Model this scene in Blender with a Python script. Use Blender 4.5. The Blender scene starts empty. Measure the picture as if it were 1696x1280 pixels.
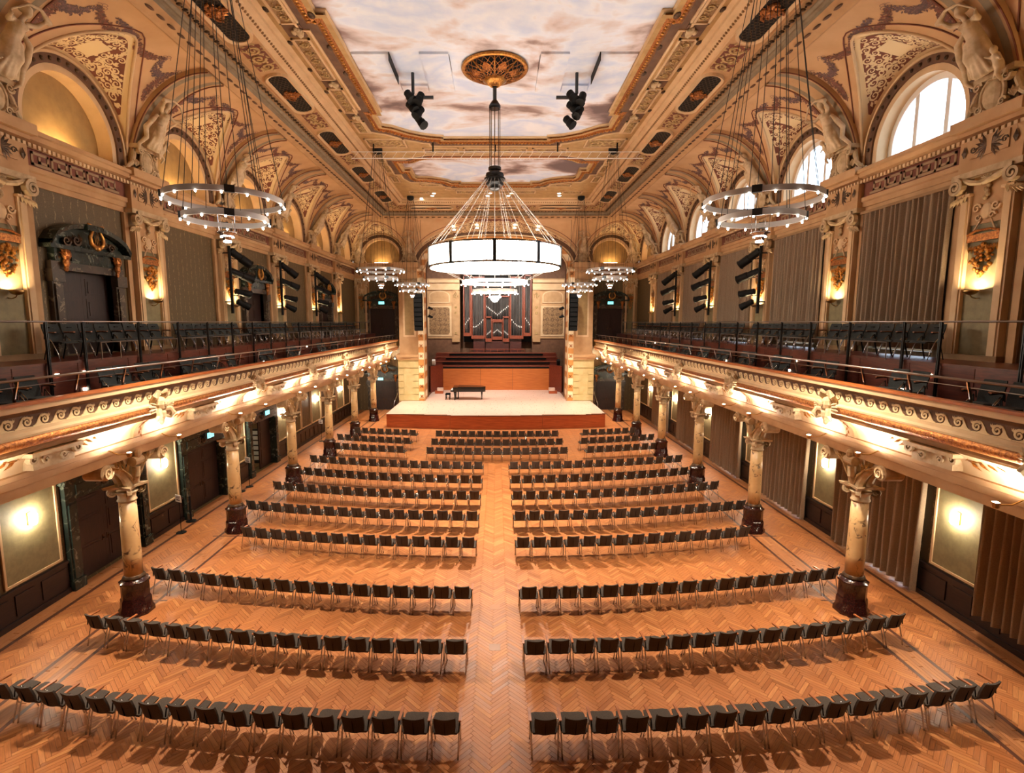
import bpy, bmesh, math, random
from mathutils import Vector, Matrix, noise
from mathutils.geometry import tessellate_polygon
random.seed(7)
PI = math.pi
sin, cos = math.sin, math.cos
scene = bpy.context.scene
COL = scene.collection
# ---------------------------------------------------------------- camera, sky, exposure
cam_d = bpy.data.cameras.new('camera')
cam = bpy.data.objects.new('camera', cam_d); COL.objects.link(cam)
cam.location = (0.08, 0.0, 7.6)
cam.rotation_euler = (PI/2 - 0.1219, 0, 0)
cam_d.sensor_fit = 'HORIZONTAL'; cam_d.sensor_width = 36.0
cam_d.lens = 36.0*865.0/1696.0
cam_d.shift_x = 25.0/1696.0
cam_d.clip_start = 0.05; cam_d.clip_end = 300
scene.camera = cam
world = bpy.data.worlds.new('sky'); scene.world = world; world.use_nodes = True
bg = world.node_tree.nodes['Background']
bg.inputs[0].default_value = (0.66, 0.82, 1.0, 1); bg.inputs[1].default_value = 3.6
vs = scene.view_settings
vs.view_transform = 'Standard'; vs.look = 'None'; vs.gamma = 1.0; vs.use_curve_mapping = False
vs.exposure = 0.75
cy = scene.cycles
cy.max_bounces = 7; cy.diffuse_bounces = 4; cy.glossy_bounces = 3; cy.transmission_bounces = 4; cy.transparent_max_bounces = 8
cy.sample_clamp_indirect = 6.0
cy.caustics_reflective = False; cy.caustics_refractive = False
# lamp strengths (radiance of the glowing surfaces)
E_DRUM, E_BULB, E_SCONCE_LO, E_SCONCE_UP, E_COVE, E_LUN, E_SPOT = 24.0, 26.0, 120.0, 230.0, 3000.0, 30.0, 40.0

# ---------------------------------------------------------------- materials
MATS = {}
def srgb(r, g=None, b=None):
    if g is None: r, g, b = r
    f = lambda c: (c/255/12.92) if c/255 <= .04045 else ((c/255+.055)/1.055)**2.4
    return (f(r), f(g), f(b), 1.0)
class NT:
    def __init__(s, name):
        s.m = bpy.data.materials.new(name); s.m.use_nodes = True
        s.t = s.m.node_tree; s.n = s.t.nodes; s.b = s.n['Principled BSDF']; s.out = s.n['Material Output']
        MATS[name] = s.m
    def add(s, typ, **kw):
        n = s.n.new(typ)
        for k, v in kw.items():
            if k in n.inputs.keys(): n.inputs[k].default_value = v
            else: setattr(n, k, v)
        return n
    def link(s, a, b): s.t.links.new(a, b)
    def coord(s, kind='Object', scale=(1,1,1), rot=(0,0,0)):
        tc = s.add('ShaderNodeTexCoord'); mp = s.add('ShaderNodeMapping')
        mp.inputs['Scale'].default_value = scale; mp.inputs['Rotation'].default_value = rot
        s.link(tc.outputs[kind], mp.inputs['Vector']); return mp.outputs[0]
    def noise(s, vec, scale=5, detail=4, rough=.55, dist=0):
        n = s.add('ShaderNodeTexNoise'); n.inputs['Scale'].default_value = scale; n.inputs['Detail'].default_value = detail
        n.inputs['Roughness'].default_value = rough; n.inputs['Distortion'].default_value = dist
        if vec is not None: s.link(vec, n.inputs['Vector'])
        return n.outputs['Fac']
    def ramp(s, fac, stops, interp='LINEAR'):
        r = s.add('ShaderNodeValToRGB'); e = r.color_ramp; e.interpolation = interp
        while len(e.elements) > 1: e.elements.remove(e.elements[-1])
        e.elements[0].position = stops[0][0]; e.elements[0].color = stops[0][1]
        for p, c in stops[1:]:
            x = e.elements.new(p); x.color = c
        s.link(fac, r.inputs[0]); return r.outputs[0]
    def mix(s, fac, a, b, blend='MIX'):
        m = s.add('ShaderNodeMix', data_type='RGBA', blend_type=blend)
        for v, i in ((fac, 0), (a, 6), (b, 7)):
            if hasattr(v, 'is_linked') or hasattr(v, 'node'): s.link(v, m.inputs[i])
            else: m.inputs[i].default_value = v
        return m.outputs[2]
    def math(s, op, a, b=None, c=None):
        m = s.add('ShaderNodeMath', operation=op)
        for i, v in enumerate((a, b, c)):
            if v is None: continue
            if hasattr(v, 'node'): s.link(v, m.inputs[i])
            else: m.inputs[i].default_value = v
        return m.outputs[0]
    def bump(s, h, strength=.3, dist=.02):
        b = s.add('ShaderNodeBump'); b.inputs['Strength'].default_value = strength; b.inputs['Distance'].default_value = dist
        s.link(h, b.inputs['Height']); s.link(b.outputs[0], s.b.inputs['Normal'])
    def done(s, col=None, rough=.5, metal=0, spec=None):
        if col is not None:
            if hasattr(col, 'node'): s.link(col, s.b.inputs['Base Color'])
            else: s.b.inputs['Base Color'].default_value = col
        if hasattr(rough, 'node'): s.link(rough, s.b.inputs['Roughness'])
        else: s.b.inputs['Roughness'].default_value = rough
        s.b.inputs['Metallic'].default_value = metal
        if spec is not None: s.b.inputs['Specular IOR Level'].default_value = spec
        return s.m
def M(name, c1, c2=None, scale=4, detail=4, rough=.6, metal=0, bump=0, bscale=None, stretch=(1,1,1), lo=.35, hi=.65, spec=None):
    t = NT(name)
    v = t.coord('Object', stretch)
    col = srgb(c1)
    if c2:
        f = t.noise(v, scale, detail)
        col = t.ramp(f, [(lo, srgb(c1)), (hi, srgb(c2))])
    if bump:
        t.bump(t.noise(v, bscale or scale*6, 3), bump)
    return t.done(col, rough, metal, spec)
def emit(name, col, strength):
    t = NT(name); t.b.inputs['Base Color'].default_value = (.8,.8,.8,1)
    t.b.inputs['Emission Color'].default_value = (*col, 1); t.b.inputs['Emission Strength'].default_value = strength
    return t.m
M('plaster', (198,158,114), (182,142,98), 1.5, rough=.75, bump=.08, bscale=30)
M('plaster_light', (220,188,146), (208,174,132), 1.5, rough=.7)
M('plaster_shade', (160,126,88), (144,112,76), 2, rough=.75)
M('vault_paint', (212,172,128), (198,156,112), .8, rough=.8, bump=.05, bscale=40)
M('paint_brown', (130,74,54), (110,62,46), 3, rough=.75)
M('paint_umber', (112,80,56), (92,64,46), 3, rough=.75)
M('paint_grey', (150,134,110), (134,118,94), 3, rough=.8)
M('paint_cream', (232,206,160), None, rough=.75)
M('key_paint', (158,130,98), None, rough=.75)
M('field_gold', (186,150,98), (168,132,82), 3, rough=.7)
M('cable_steel', (176,170,164), None, rough=.5)
M('relief_olive', (204,172,118), (160,128,80), 9, 6, rough=.6, bump=.35, bscale=22)
M('gilt', (196,128,66), (120,66,34), 22, 5, rough=.38, metal=.75, bump=.6, bscale=30)
M('gilt_bright', (214,160,84), (170,106,48), 14, 4, rough=.3, metal=.85, bump=.2)
M('bronze_dark', (96,70,46), (52,38,28), 10, 4, rough=.45, metal=.6)
M('stone_cream', (206,180,142), (176,150,112), 5, 5, rough=.7, bump=.15, bscale=18)
M('stone_statue', (214,190,156), (186,160,124), 4, 4, rough=.7)
M('lunette_olive', (158,126,78), (142,112,68), 3, 4, rough=.6, bump=.08, bscale=60)
M('garland_red', (134,82,64), (92,70,58), 14, 3, rough=.8)
M('garland_violet', (126,94,88), (86,72,72), 14, 3, rough=.8)
M('ochre_wall', (212,194,142), (198,178,124), 2, rough=.75)
M('granite_red', (56,22,18), (36,15,13), 40, 5, rough=.18)
M('door_wood', (50,30,26), (34,20,18), 3, 4, rough=.4, stretch=(8,8,1))
M('wainscot_wood', (46,28,24), (30,19,18), 3, 4, rough=.38, stretch=(8,1.2,8))
M('riser_wood', (112,52,36), (84,38,28), 3, 4, rough=.35, stretch=(8,1,8))
M('stage_wood', (186,92,46), (150,66,32), 2.2, 5, rough=.35, stretch=(.5,1,9))
M('stage_wall_wood', (206,122,58), (186,100,42), 2.2, 5, rough=.35, stretch=(.5,1,9))
M('choir_wood', (126,56,40), (98,40,30), 2.2, 4, rough=.3, stretch=(.5,3,9))
M('organ_wood', (158,78,50), (132,60,38), 2, 4, rough=.4, stretch=(8,8,.8))
M('organ_wood_dark', (92,44,36), (70,32,28), 2, 4, rough=.4, stretch=(.8,8,8))
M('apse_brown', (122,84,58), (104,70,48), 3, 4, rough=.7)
M('stage_floor', (226,196,170), (204,168,138), 2.5, 5, rough=.32, stretch=(.6,6,1))
M('arm_wood', (176,104,58), (150,84,44), 6, 4, rough=.35)
M('fabric', (74,64,56), (60,52,46), 60, 3, rough=.9, bump=.2, bscale=300)
M('fabric_balcony', (52,56,56), (40,44,44), 60, 3, rough=.85)
M('piano_black', (26,20,16), None, rough=.12)
M('black_metal', (12,13,14), None, rough=.6, spec=.25)
M('black_cloth', (10,16,18), None, rough=.9, spec=.1)
M('dark_steel', (70,72,74), None, rough=.35, metal=1)
M('chrome', (205,205,208), None, rough=.14, metal=1)
M('steel_rail', (150,140,132), None, rough=.3, metal=1)
M('ring_aluminium', (196,190,184), None, rough=.4, metal=.35)
M('brass', (190,150,92), None, rough=.3, metal=1)
M('silver_pipe', (190,188,186), (150,146,142), 5, 3, rough=.3, metal=.9, stretch=(1,1,.1))
M('white_paint', (236,232,226), None, rough=.5)
M('sign_white', (232,226,222), None, rough=.5)
M('sign_ink', (70,40,50), None, rough=.6)
M('parquet_base', (104,62,36), None, rough=.6)
M('inlay_dark', (92,50,30), (74,38,24), 6, rough=.4, stretch=(8,1,1))
M('cable_dark', (40,34,30), None, rough=.5)
M('balcony_wood_edge', (186,104,48), (160,84,36), 5, rough=.3, stretch=(8,1,8))
M('mesh_black', (14,12,11), None, rough=.8)
M('curtain', (154,132,108), (138,117,95), 40, 3, rough=.85)
M('bin_black', (20,24,26), None, rough=.35)
M('carpet_dark', (34,30,30), None, rough=.9)
emit('glow_drum', (1.0,.86,.70), E_DRUM)
emit('glow_bulb', (1.0,.9,.78), E_BULB)
emit('glow_sconce', (1.0,.87,.66), E_SCONCE_LO)
emit('glow_uplight', (1.0,.74,.42), E_SCONCE_UP)
emit('glow_cove', (1.0,.89,.74), E_COVE)
emit('glow_lunette', (1.0,.70,.34), E_LUN)
emit('glow_spot', (1.0,.9,.76), E_SPOT)
emit('glow_step', (1.0,.85,.6), 14.0)
emit('glow_exit', (.12,.62,.62), 1.6)
# marbles ---------------------------------------------------------------
def marble(name, base, base2, vein, scale, rough, width=.03):
    t = NT(name); v = t.coord('Object')
    d = t.noise(v, scale*.8, 5, .6)
    vv = t.add('ShaderNodeVectorMath', operation='ADD'); 
    nz = t.add('ShaderNodeTexNoise'); nz.inputs['Scale'].default_value = scale; t.link(v, nz.inputs['Vector'])
    t.link(v, vv.inputs[0]); t.link(nz.outputs['Color'], vv.inputs[1])
    w = t.noise(vv.outputs[0], scale*.9, 3, .5, .6)
    edge = t.math('ABSOLUTE', t.math('SUBTRACT', w, .5))
    vm = t.ramp(edge, [(0, (1,1,1,1)), (width, (0,0,0,1))])
    col = t.ramp(d, [(.35, srgb(base)), (.65, srgb(base2))])
    brk = t.ramp(t.noise(v, scale*1.7, 2), [(.48, (0,0,0,1)), (.58, (1,1,1,1))])
    return t.done(t.mix(t.math('MULTIPLY', vm, brk), col, srgb(vein)), rough)
marble('marble_column', (214,178,128), (198,156,104), (70,40,30), 2.2, .28, .035)
marble('marble_dark', (26,36,34), (48,56,50), (120,128,112), 1.8, .25, .03)
marble('marble_brown', (84,70,58), (60,54,48), (150,134,112), 2.5, .3, .05)
# parquet: random tint for each block, grain along the block (UV u axis)
def parquet(name, dark, mid, light):
    t = NT(name)
    g = t.add('ShaderNodeNewGeometry'); oi = t.add('ShaderNodeObjectInfo')
    r = t.math('FRACT', t.math('ADD', g.outputs['Random Per Island'], oi.outputs['Random']))
    tc = t.add('ShaderNodeTexCoord'); mp = t.add('ShaderNodeMapping'); mp.inputs['Scale'].default_value = (3, 60, 1)
    t.link(tc.outputs['UV'], mp.inputs['Vector']); 
    off = t.add('ShaderNodeCombineXYZ'); t.link(t.math('MULTIPLY', r, 37.0), off.inputs[0]); t.link(t.math('MULTIPLY', r, 91.0), off.inputs[1])
    t.link(off.outputs[0], mp.inputs['Location'])
    base = t.ramp(r, [(0, srgb(dark)), (.3, srgb(mid)), (.75, srgb(mid)), (1, srgb(light))])
    gr = t.ramp(t.noise(mp.outputs[0], 1.0, 4, .6), [(.3, (.72,.70,.68,1)), (.7, (1.08,1.06,1.04,1))])
    big = t.ramp(t.noise(t.coord('Object'), .35, 3), [(.3, (.88,.86,.84,1)), (.7, (1.06,1.05,1.03,1))])
    c = t.mix(1.0, t.mix(1.0, base, gr, 'MULTIPLY'), big, 'MULTIPLY')
    return t.done(c, t.math('ADD', .38, t.math('MULTIPLY', r, .12)), 0, .4)
parquet('parquet', (168,104,60), (190,122,72), (208,142,86))
parquet('parquet_plain', (160,104,64), (184,122,76), (200,138,88))
# cloud painting
def clouds(name):
    t = NT(name); v = t.coord('Object', (.16,.24,.2))
    n1 = t.noise(v, 1.6, 7, .55, .35)
    n2 = t.noise(t.coord('Object', (.08,.11,.1), (0,0,.4)), 1.5, 5, .6, .6)
    tc = t.add('ShaderNodeTexCoord'); sp = t.add('ShaderNodeSeparateXYZ'); t.link(tc.outputs['Object'], sp.inputs[0])
    edge = t.math('MULTIPLY', t.math('MAXIMUM', t.math('SUBTRACT', t.math('ABSOLUTE', sp.outputs[0]), 2.6), 0.0), .045)   # darker cloud banks painted along the frame
    fac = t.math('SUBTRACT', t.math('ADD', t.math('MULTIPLY', n1, .8), t.math('MULTIPLY', n2, .62)), t.math('ADD', edge, .135))
    c = t.ramp(fac, [(.42, srgb(112,94,94)), (.48, srgb(156,134,130)), (.535, srgb(216,206,208)), (.59, srgb(230,238,252)), (.66, srgb(204,220,248)), (.74, srgb(234,240,252))])
    t.bump(t.noise(t.coord('Object'), 40, 3), .05)
    return t.done(c, .8)
clouds('cloud_painting')
# striped wallpaper with fine garland lines
def wallpaper(name, c1, c2, cl):
    t = NT(name)
    tc = t.add('ShaderNodeTexCoord'); sep = t.add('ShaderNodeSeparateXYZ'); t.link(tc.outputs['Object'], sep.inputs[0])
    al = t.math('ADD', sep.outputs[0], sep.outputs[1])
    zig = t.math('MULTIPLY', t.math('PINGPONG', sep.outputs[2], .22), .22)
    cell = t.math('PINGPONG', al, .29)
    d = t.math('ABSOLUTE', t.math('SUBTRACT', t.math('SUBTRACT', cell, .12), zig))
    line = t.ramp(d, [(0, (1,1,1,1)), (.026, (0,0,0,1))])
    brk = t.ramp(t.noise(t.coord('Object'), 14, 2), [(.45, (0,0,0,1)), (.6, (1,1,1,1))])
    base = t.ramp(t.noise(t.coord('Object'), 30, 3), [(.3, srgb(c1)), (.7, srgb(c2))])
    return t.done(t.mix(t.math('MULTIPLY', t.math('MULTIPLY', line, brk), .7), base, srgb(cl)), .6)
wallpaper('wallpaper', (104,86,56), (88,72,46), (176,150,104))
M('panel_sage', (140,128,92), (126,114,82), 6, 4, rough=.65)
def diaper(name):
    t = NT(name)
    v = t.coord('Object', (2.6,2.6,2.6), (0, PI/4, 0))
    ch = t.add('ShaderNodeTexChecker'); ch.inputs['Scale'].default_value = 1.0; t.link(v, ch.inputs['Vector'])
    n = t.noise(t.coord('Object'), 9, 4)
    c = t.mix(ch.outputs['Fac'], srgb(140,106,70), srgb(112,82,54))
    return t.done(t.mix(t.ramp(n, [(.5,(0,0,0,1)),(.62,(1,1,1,1))]), c, srgb(168,132,88)), .7)
diaper('diaper_panel')
def wood_panel_strip(name):   # painted gilded strip of the stage arch
    t = NT(name); v = t.coord('Object')
    w = t.add('ShaderNodeTexWave', wave_type='BANDS', bands_direction='Z'); w.inputs['Scale'].default_value = .3; w.inputs['Distortion'].default_value = 1.5; w.inputs['Detail'].default_value = 2
    t.link(v, w.inputs['Vector'])
    return t.done(t.ramp(w.outputs['Fac'], [(.35, srgb(206,140,74)), (.5, srgb(238,206,158)), (.8, srgb(246,226,190))]), .5)
wood_panel_strip('arch_strip')
def glass(name):
    t = NT(name)
    tr = t.add('ShaderNodeBsdfTransparent'); gl = t.add('ShaderNodeBsdfGlossy'); gl.inputs['Roughness'].default_value = .05
    mx = t.add('ShaderNodeMixShader'); mx.inputs[0].default_value = .06
    t.link(tr.outputs[0], mx.inputs[1]); t.link(gl.outputs[0], mx.inputs[2]); t.link(mx.outputs[0], t.out.inputs['Surface'])
glass('window_glass')

# ---------------------------------------------------------------- mesh helpers
class MB:
    def __init__(s): s.v = []; s.f = []; s.uv = None
    def add(s, vs_, fs):
        o = len(s.v); s.v += [tuple(p) for p in vs_]; s.f += [tuple(i+o for i in f) for f in fs]; return s
    def bx(s, x0, x1, y0, y1, z0, z1):
        return s.add([(x0,y0,z0),(x1,y0,z0),(x1,y1,z0),(x0,y1,z0),(x0,y0,z1),(x1,y0,z1),(x1,y1,z1),(x0,y1,z1)],
                     [(0,3,2,1),(4,5,6,7),(0,1,5,4),(1,2,6,5),(2,3,7,6),(3,0,4,7)])
    def box(s, c, d, rot=None):
        c = Vector(c); h = Vector(d)/2
        P = [Vector((a*h.x,b*h.y,e*h.z)) for e in (-1,1) for a,b in ((-1,-1),(1,-1),(1,1),(-1,1))]
        if rot is not None: P = [rot @ p for p in P]
        return s.add([p+c for p in P], [(0,3,2,1),(4,5,6,7),(0,1,5,4),(1,2,6,5),(2,3,7,6),(3,0,4,7)])
    def tube(s, pts, r, n=6, cap=True):
        pts = [Vector(p) for p in pts]; m = len(pts)
        rr = r if isinstance(r, (list, tuple)) else [r]*m
        tang = []
        for i in range(m):
            t = pts[min(i+1,m-1)] - pts[max(i-1,0)]
            tang.append(t.normalized() if t.length > 1e-9 else Vector((0,0,1)))
        a = Vector((0,0,1)) if abs(tang[0].z) < .9 else Vector((1,0,0))
        u = tang[0].cross(a).normalized()
        vs_ = []
        for i in range(m):
            u = (u - tang[i]*u.dot(tang[i]))
            u = u.normalized() if u.length > 1e-6 else tang[i].orthogonal().normalized()
            w = tang[i].cross(u)
            for k in range(n):
                an = 2*PI*k/n
                vs_.append(pts[i] + (u*cos(an) + w*sin(an))*rr[i])
        fs = [(i*n+k, i*n+(k+1)%n, (i+1)*n+(k+1)%n, (i+1)*n+k) for i in range(m-1) for k in range(n)]
        if cap: fs += [tuple(range(n))[::-1], tuple((m-1)*n+k for k in range(n))]
        return s.add(vs_, fs)
    def lathe(s, prof, n=16, c=(0,0,0), rot=None, a0=0.0, closed=True):
        vs_ = []; 
        for r, z in prof:
            for k in range(n):
                an = a0 + 2*PI*k/n
                p = Vector((r*cos(an), r*sin(an), z))
                if rot is not None: p = rot @ p
                vs_.append(p + Vector(c))
        m = len(prof)
        fs = [(i*n+k, i*n+(k+1)%n, (i+1)*n+(k+1)%n, (i+1)*n+k) for i in range(m-1) for k in range(n)]
        if closed: fs += [tuple(range(n))[::-1], tuple((m-1)*n+k for k in range(n))]
        return s.add(vs_, fs)
    def ell(s, c, r, n=8, m=5, rot=None):
        if isinstance(r, (int, float)): r = (r,r,r)
        prof = [(sin(PI*i/(m)), -cos(PI*i/(m))) for i in range(m+1)]
        vs_ = [];
        for a, b in prof[1:-1]:
            for k in range(n):
                p = Vector((a*cos(2*PI*k/n)*r[0], a*sin(2*PI*k/n)*r[1], b*r[2])); vs_.append((rot @ p if rot is not None else p) + Vector(c))
        p0 = Vector((0,0,-r[2])); p1 = Vector((0,0,r[2]))
        if rot is not None: p0 = rot @ p0; p1 = rot @ p1
        q = len(vs_); vs_ += [p0+Vector(c), p1+Vector(c)]; mm = m-1
        fs = [(i*n+k, i*n+(k+1)%n, (i+1)*n+(k+1)%n, (i+1)*n+k) for i in range(mm-1) for k in range(n)]
        fs += [(q, (k+1)%n, k) for k in range(n)] + [(q+1, (mm-1)*n+k, (mm-1)*n+(k+1)%n) for k in range(n)]
        return s.add(vs_, fs)
    def prism(s, poly, f0, f1):
        """poly: 2d points; f0,f1 map (u,v) to the two end caps."""
        n = len(poly)
        vs_ = [f0(u,v) for u,v in poly] + [f1(u,v) for u,v in poly]
        tris = tessellate_polygon([[Vector((u,v,0)) for u,v in poly]])
        fs = [tuple(t) for t in tris] + [tuple(i+n for i in reversed(t)) for t in tris]
        fs += [(i, (i+1)%n, (i+1)%n+n, i+n) for i in range(n)]
        return s.add(vs_, fs)
    def strip(s, rows, closed=False):
        """rows: list of equal-length point lists -> quad grid"""
        n = len(rows[0]); m = len(rows)
        vs_ = [p for r in rows for p in r]; fs = []
        for i in range(m-1):
            for k in range(n if closed else n-1):
                fs.append((i*n+k, i*n+(k+1)%n, (i+1)*n+(k+1)%n, (i+1)*n+k))
        return s.add(vs_, fs)
    def spiral(s, c, r, turns, w, fmap, n=20, th=.0, sgn=1, a0=0.0, depth=.03):
        """flat ribbon spiral in a 2d frame; fmap(u,v,d) -> 3d"""
        rows = []
        for i in range(n+1):
            t = i/n; an = a0 + sgn*turns*2*PI*t; rr = r*(1-.86*t); ww = w*(1-.55*t)
            for_ = []
            for (q, d) in ((rr-ww/2, 0), (rr-ww/2, depth), (rr+ww/2, depth), (rr+ww/2, 0)):
                for_.append(fmap(c[0]+q*cos(an), c[1]+q*sin(an), d))
            rows.append(for_)
        return s.strip(rows)
    def mesh(s, name):
        me = bpy.data.meshes.new(name); me.from_pydata(s.v, [], s.f); me.update(); return me
    def build(s, name, mat, parent=None, smooth=False, loc=None, rotz=0, fix=False, auto=False):
        me = s.mesh(name)
        if fix or smooth or auto:
            b = bmesh.new(); b.from_mesh(me); bmesh.ops.recalc_face_normals(b, faces=b.faces); b.to_mesh(me); b.free()
        if smooth: me.polygons.foreach_set('use_smooth', [True]*len(me.polygons))
        if auto:
            me.polygons.foreach_set('use_smooth', [True]*len(me.polygons)); me.set_sharp_from_angle(angle=math.radians(38))
        return obj(name, me, mat, parent, loc, rotz)
def obj(name, me, mat=None, parent=None, loc=None, rotz=0):
    o = bpy.data.objects.new(name, me); COL.objects.link(o)
    if mat and len(me.materials) == 0: me.materials.append(MATS[mat])
    if parent is not None: o.parent = parent
    if loc is not None: o.location = loc
    if rotz: o.rotation_euler = (0,0,rotz)
    return o
def tag(o, label=None, cat=None, group=None, kind=None):
    if label: o['label'] = label
    if cat: o['category'] = cat
    if group: o['group'] = group
    if kind: o['kind'] = kind
    return o
def empty(name, loc=(0,0,0), rotz=0, parent=None):
    o = bpy.data.objects.new(name, None); COL.objects.link(o); o.location = loc; o.rotation_euler = (0,0,rotz)
    o.empty_display_size = .1
    if parent is not None: o.parent = parent
    return o
KIDS = {}
def kids(o):
    return [c for c in o.children]
def dup(o, loc=None, rotz=None, parent=None, scale=None, label=None):
    r = o.copy(); COL.objects.link(r); r.parent = parent
    if loc is not None: r.location = loc
    if rotz is not None: r.rotation_euler = (o.rotation_euler.x, o.rotation_euler.y, rotz)
    if scale is not None: r.scale = scale
    if label: r['label'] = label
    for c in kids(o):
        c2 = c.copy(); COL.objects.link(c2); c2.parent = r
        for g in kids(c):
            g2 = g.copy(); COL.objects.link(g2); g2.parent = c2
    return r
def remesh(mb, voxel, smooth_it=4):
    """fuse overlapping solids into one continuous skin"""
    o = bpy.data.objects.new('tmp', mb.mesh('tmp')); COL.objects.link(o)
    b = bmesh.new(); b.from_mesh(o.data); bmesh.ops.recalc_face_normals(b, faces=b.faces); b.to_mesh(o.data); b.free()
    m = o.modifiers.new('r', 'REMESH'); m.mode = 'VOXEL'; m.voxel_size = voxel; m.use_smooth_shade = True
    if smooth_it:
        sm = o.modifiers.new('s', 'SMOOTH'); sm.iterations = smooth_it; sm.factor = .5
    dg = bpy.context.evaluated_depsgraph_get()
    me = bpy.data.meshes.new_from_object(o.evaluated_get(dg))
    bpy.data.objects.remove(o)
    return me
def rz(a): return Matrix.Rotation(a, 3, 'Z')
def ry(a): return Matrix.Rotation(a, 3, 'Y')
def rx(a): return Matrix.Rotation(a, 3, 'X')
# main dimensions
Y1, BAY, NB = 13.05, 5.4, 6            # first column line, bay length, bays in view
YC = [Y1 + BAY*i for i in range(NB)]   # column / pilaster lines
YMID = [Y1 + BAY*(i+.5) for i in range(NB)]
XW, YE, YS = 12.1, 45.3, 43.9          # side wall face, end wall face, proscenium face
ORD = ['first','second','third','fourth','fifth','sixth','seventh','eighth','ninth','tenth','eleventh','twelfth','thirteenth','fourteenth','fifteenth','sixteenth','seventeenth','eighteenth']
SIDE = {-1:'left', 1:'right'}

def spot_light(parent, loc, target, watts, angle=.9, col=(1,.9,.76), blend=.6, radius=.1):
    """the beam of a lamp that is built where it hangs; loc and target in the frame of the lamp"""
    l = bpy.data.lights.new('lamp_beam', 'SPOT'); l.energy = watts; l.color = col; l.spot_size = angle; l.spot_blend = blend; l.shadow_soft_size = radius
    o = bpy.data.objects.new('lamp_beam', l); COL.objects.link(o); o.parent = parent; o.location = loc
    d = Vector(target) - Vector(loc)
    o.rotation_euler = d.to_track_quat('-Z', 'Y').to_euler(); return o
# ================================================================ ornament generators (2d -> surface maps)
def leaf2(mb, fm, u, v, an, L, W, d=.02):
    c, s_ = cos(an), sin(an)
    P = lambda a, b, h: fm(u + a*c - b*s_, v + a*s_ + b*c, h)
    mb.add([P(0,0,0), P(L*.45,W/2,d*.3), P(L,0,0), P(L*.45,-W/2,d*.3), P(L*.5,0,d)], [(0,4,1),(1,4,2),(2,4,3),(3,4,0)])
def acanthus(mb, fm, u0, u1, v0, v1, n, seed=1, d=.025, fill=1.0, inside=None):
    rnd = random.Random(seed); w = (u1-u0)/n; h = v1-v0; vm = (v0+v1)/2
    for i in range(n):
        sg = 1 if i % 2 == 0 else -1
        c = (u0 + w*(i+.5), vm + sg*h*.04); r = min(h*.36, w*.46)
        if inside and not inside(*c): continue
        mb.spiral(c, r, 1.6, r*.34, fm, n=16, sgn=sg, a0=-sg*PI/2, depth=d)
        for k in range(7):
            a = 2*PI*k/7 + rnd.uniform(-.2,.2)
            p = (c[0]+r*1.0*cos(a), c[1]+r*1.0*sin(a))
            if p[1] < v0+.02 or p[1] > v1-.02 or (inside and not inside(*p)): continue
            leaf2(mb, fm, p[0], p[1], a+sg*.7, r*.75, r*.42, d)
        for k in range(int(5*fill)):
            p = (c[0]+rnd.uniform(-.5,.5)*w, rnd.uniform(v0+.05*h, v1-.05*h))
            if inside and not inside(*p): continue
            leaf2(mb, fm, p[0], p[1], rnd.uniform(0,2*PI), r*.5, r*.28, d)
def sweep_open(paths, mat, name, parent, smooth=False):
    mb = MB(); mb.strip(paths); return mb.build(name, mat, parent, smooth)

# ================================================================ floor 
fl = MB(); fl.bx(-12.7, 12.7, -5, 58, -.3, -.012)
floor = tag(fl.build('floor', 'parquet_base'), 'oak herringbone parquet floor of the hall', None, None, 'structure')
def herring(x0, x1, y0, y1, L=.5, W=.0833333):
    """herringbone of blocks at 45 degrees; returns [(cx,cy,dir)]"""
    out = []; q = 1/math.sqrt(2); k = round(L/W)
    cx, cy_ = (x0+x1)/2, (y0+y1)/2; R = int(max(x1-x0, y1-y0)/W)+8
    # lattice: block pairs repeat with (W,W) and (2L... ) in the rotated frame
    for b in range(-R//(k)-2, R//(k)+3):
        for a in range(-R-2, R+3):
            for dr in (0, 1):
                if dr == 0: px, py = a*W + b*L + L/2, a*W - b*L + W/2
                else:       px, py = a*W + b*L + L + W/2 - L + 0*W, a*W - b*L + W + L/2
                X = cx + (px - py)*q; Y = cy_ + (px + py)*q
                if x0-.19 < X < x1+.19 and y0 < Y < y1: out.append((X, Y, dr))
    return out
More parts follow.
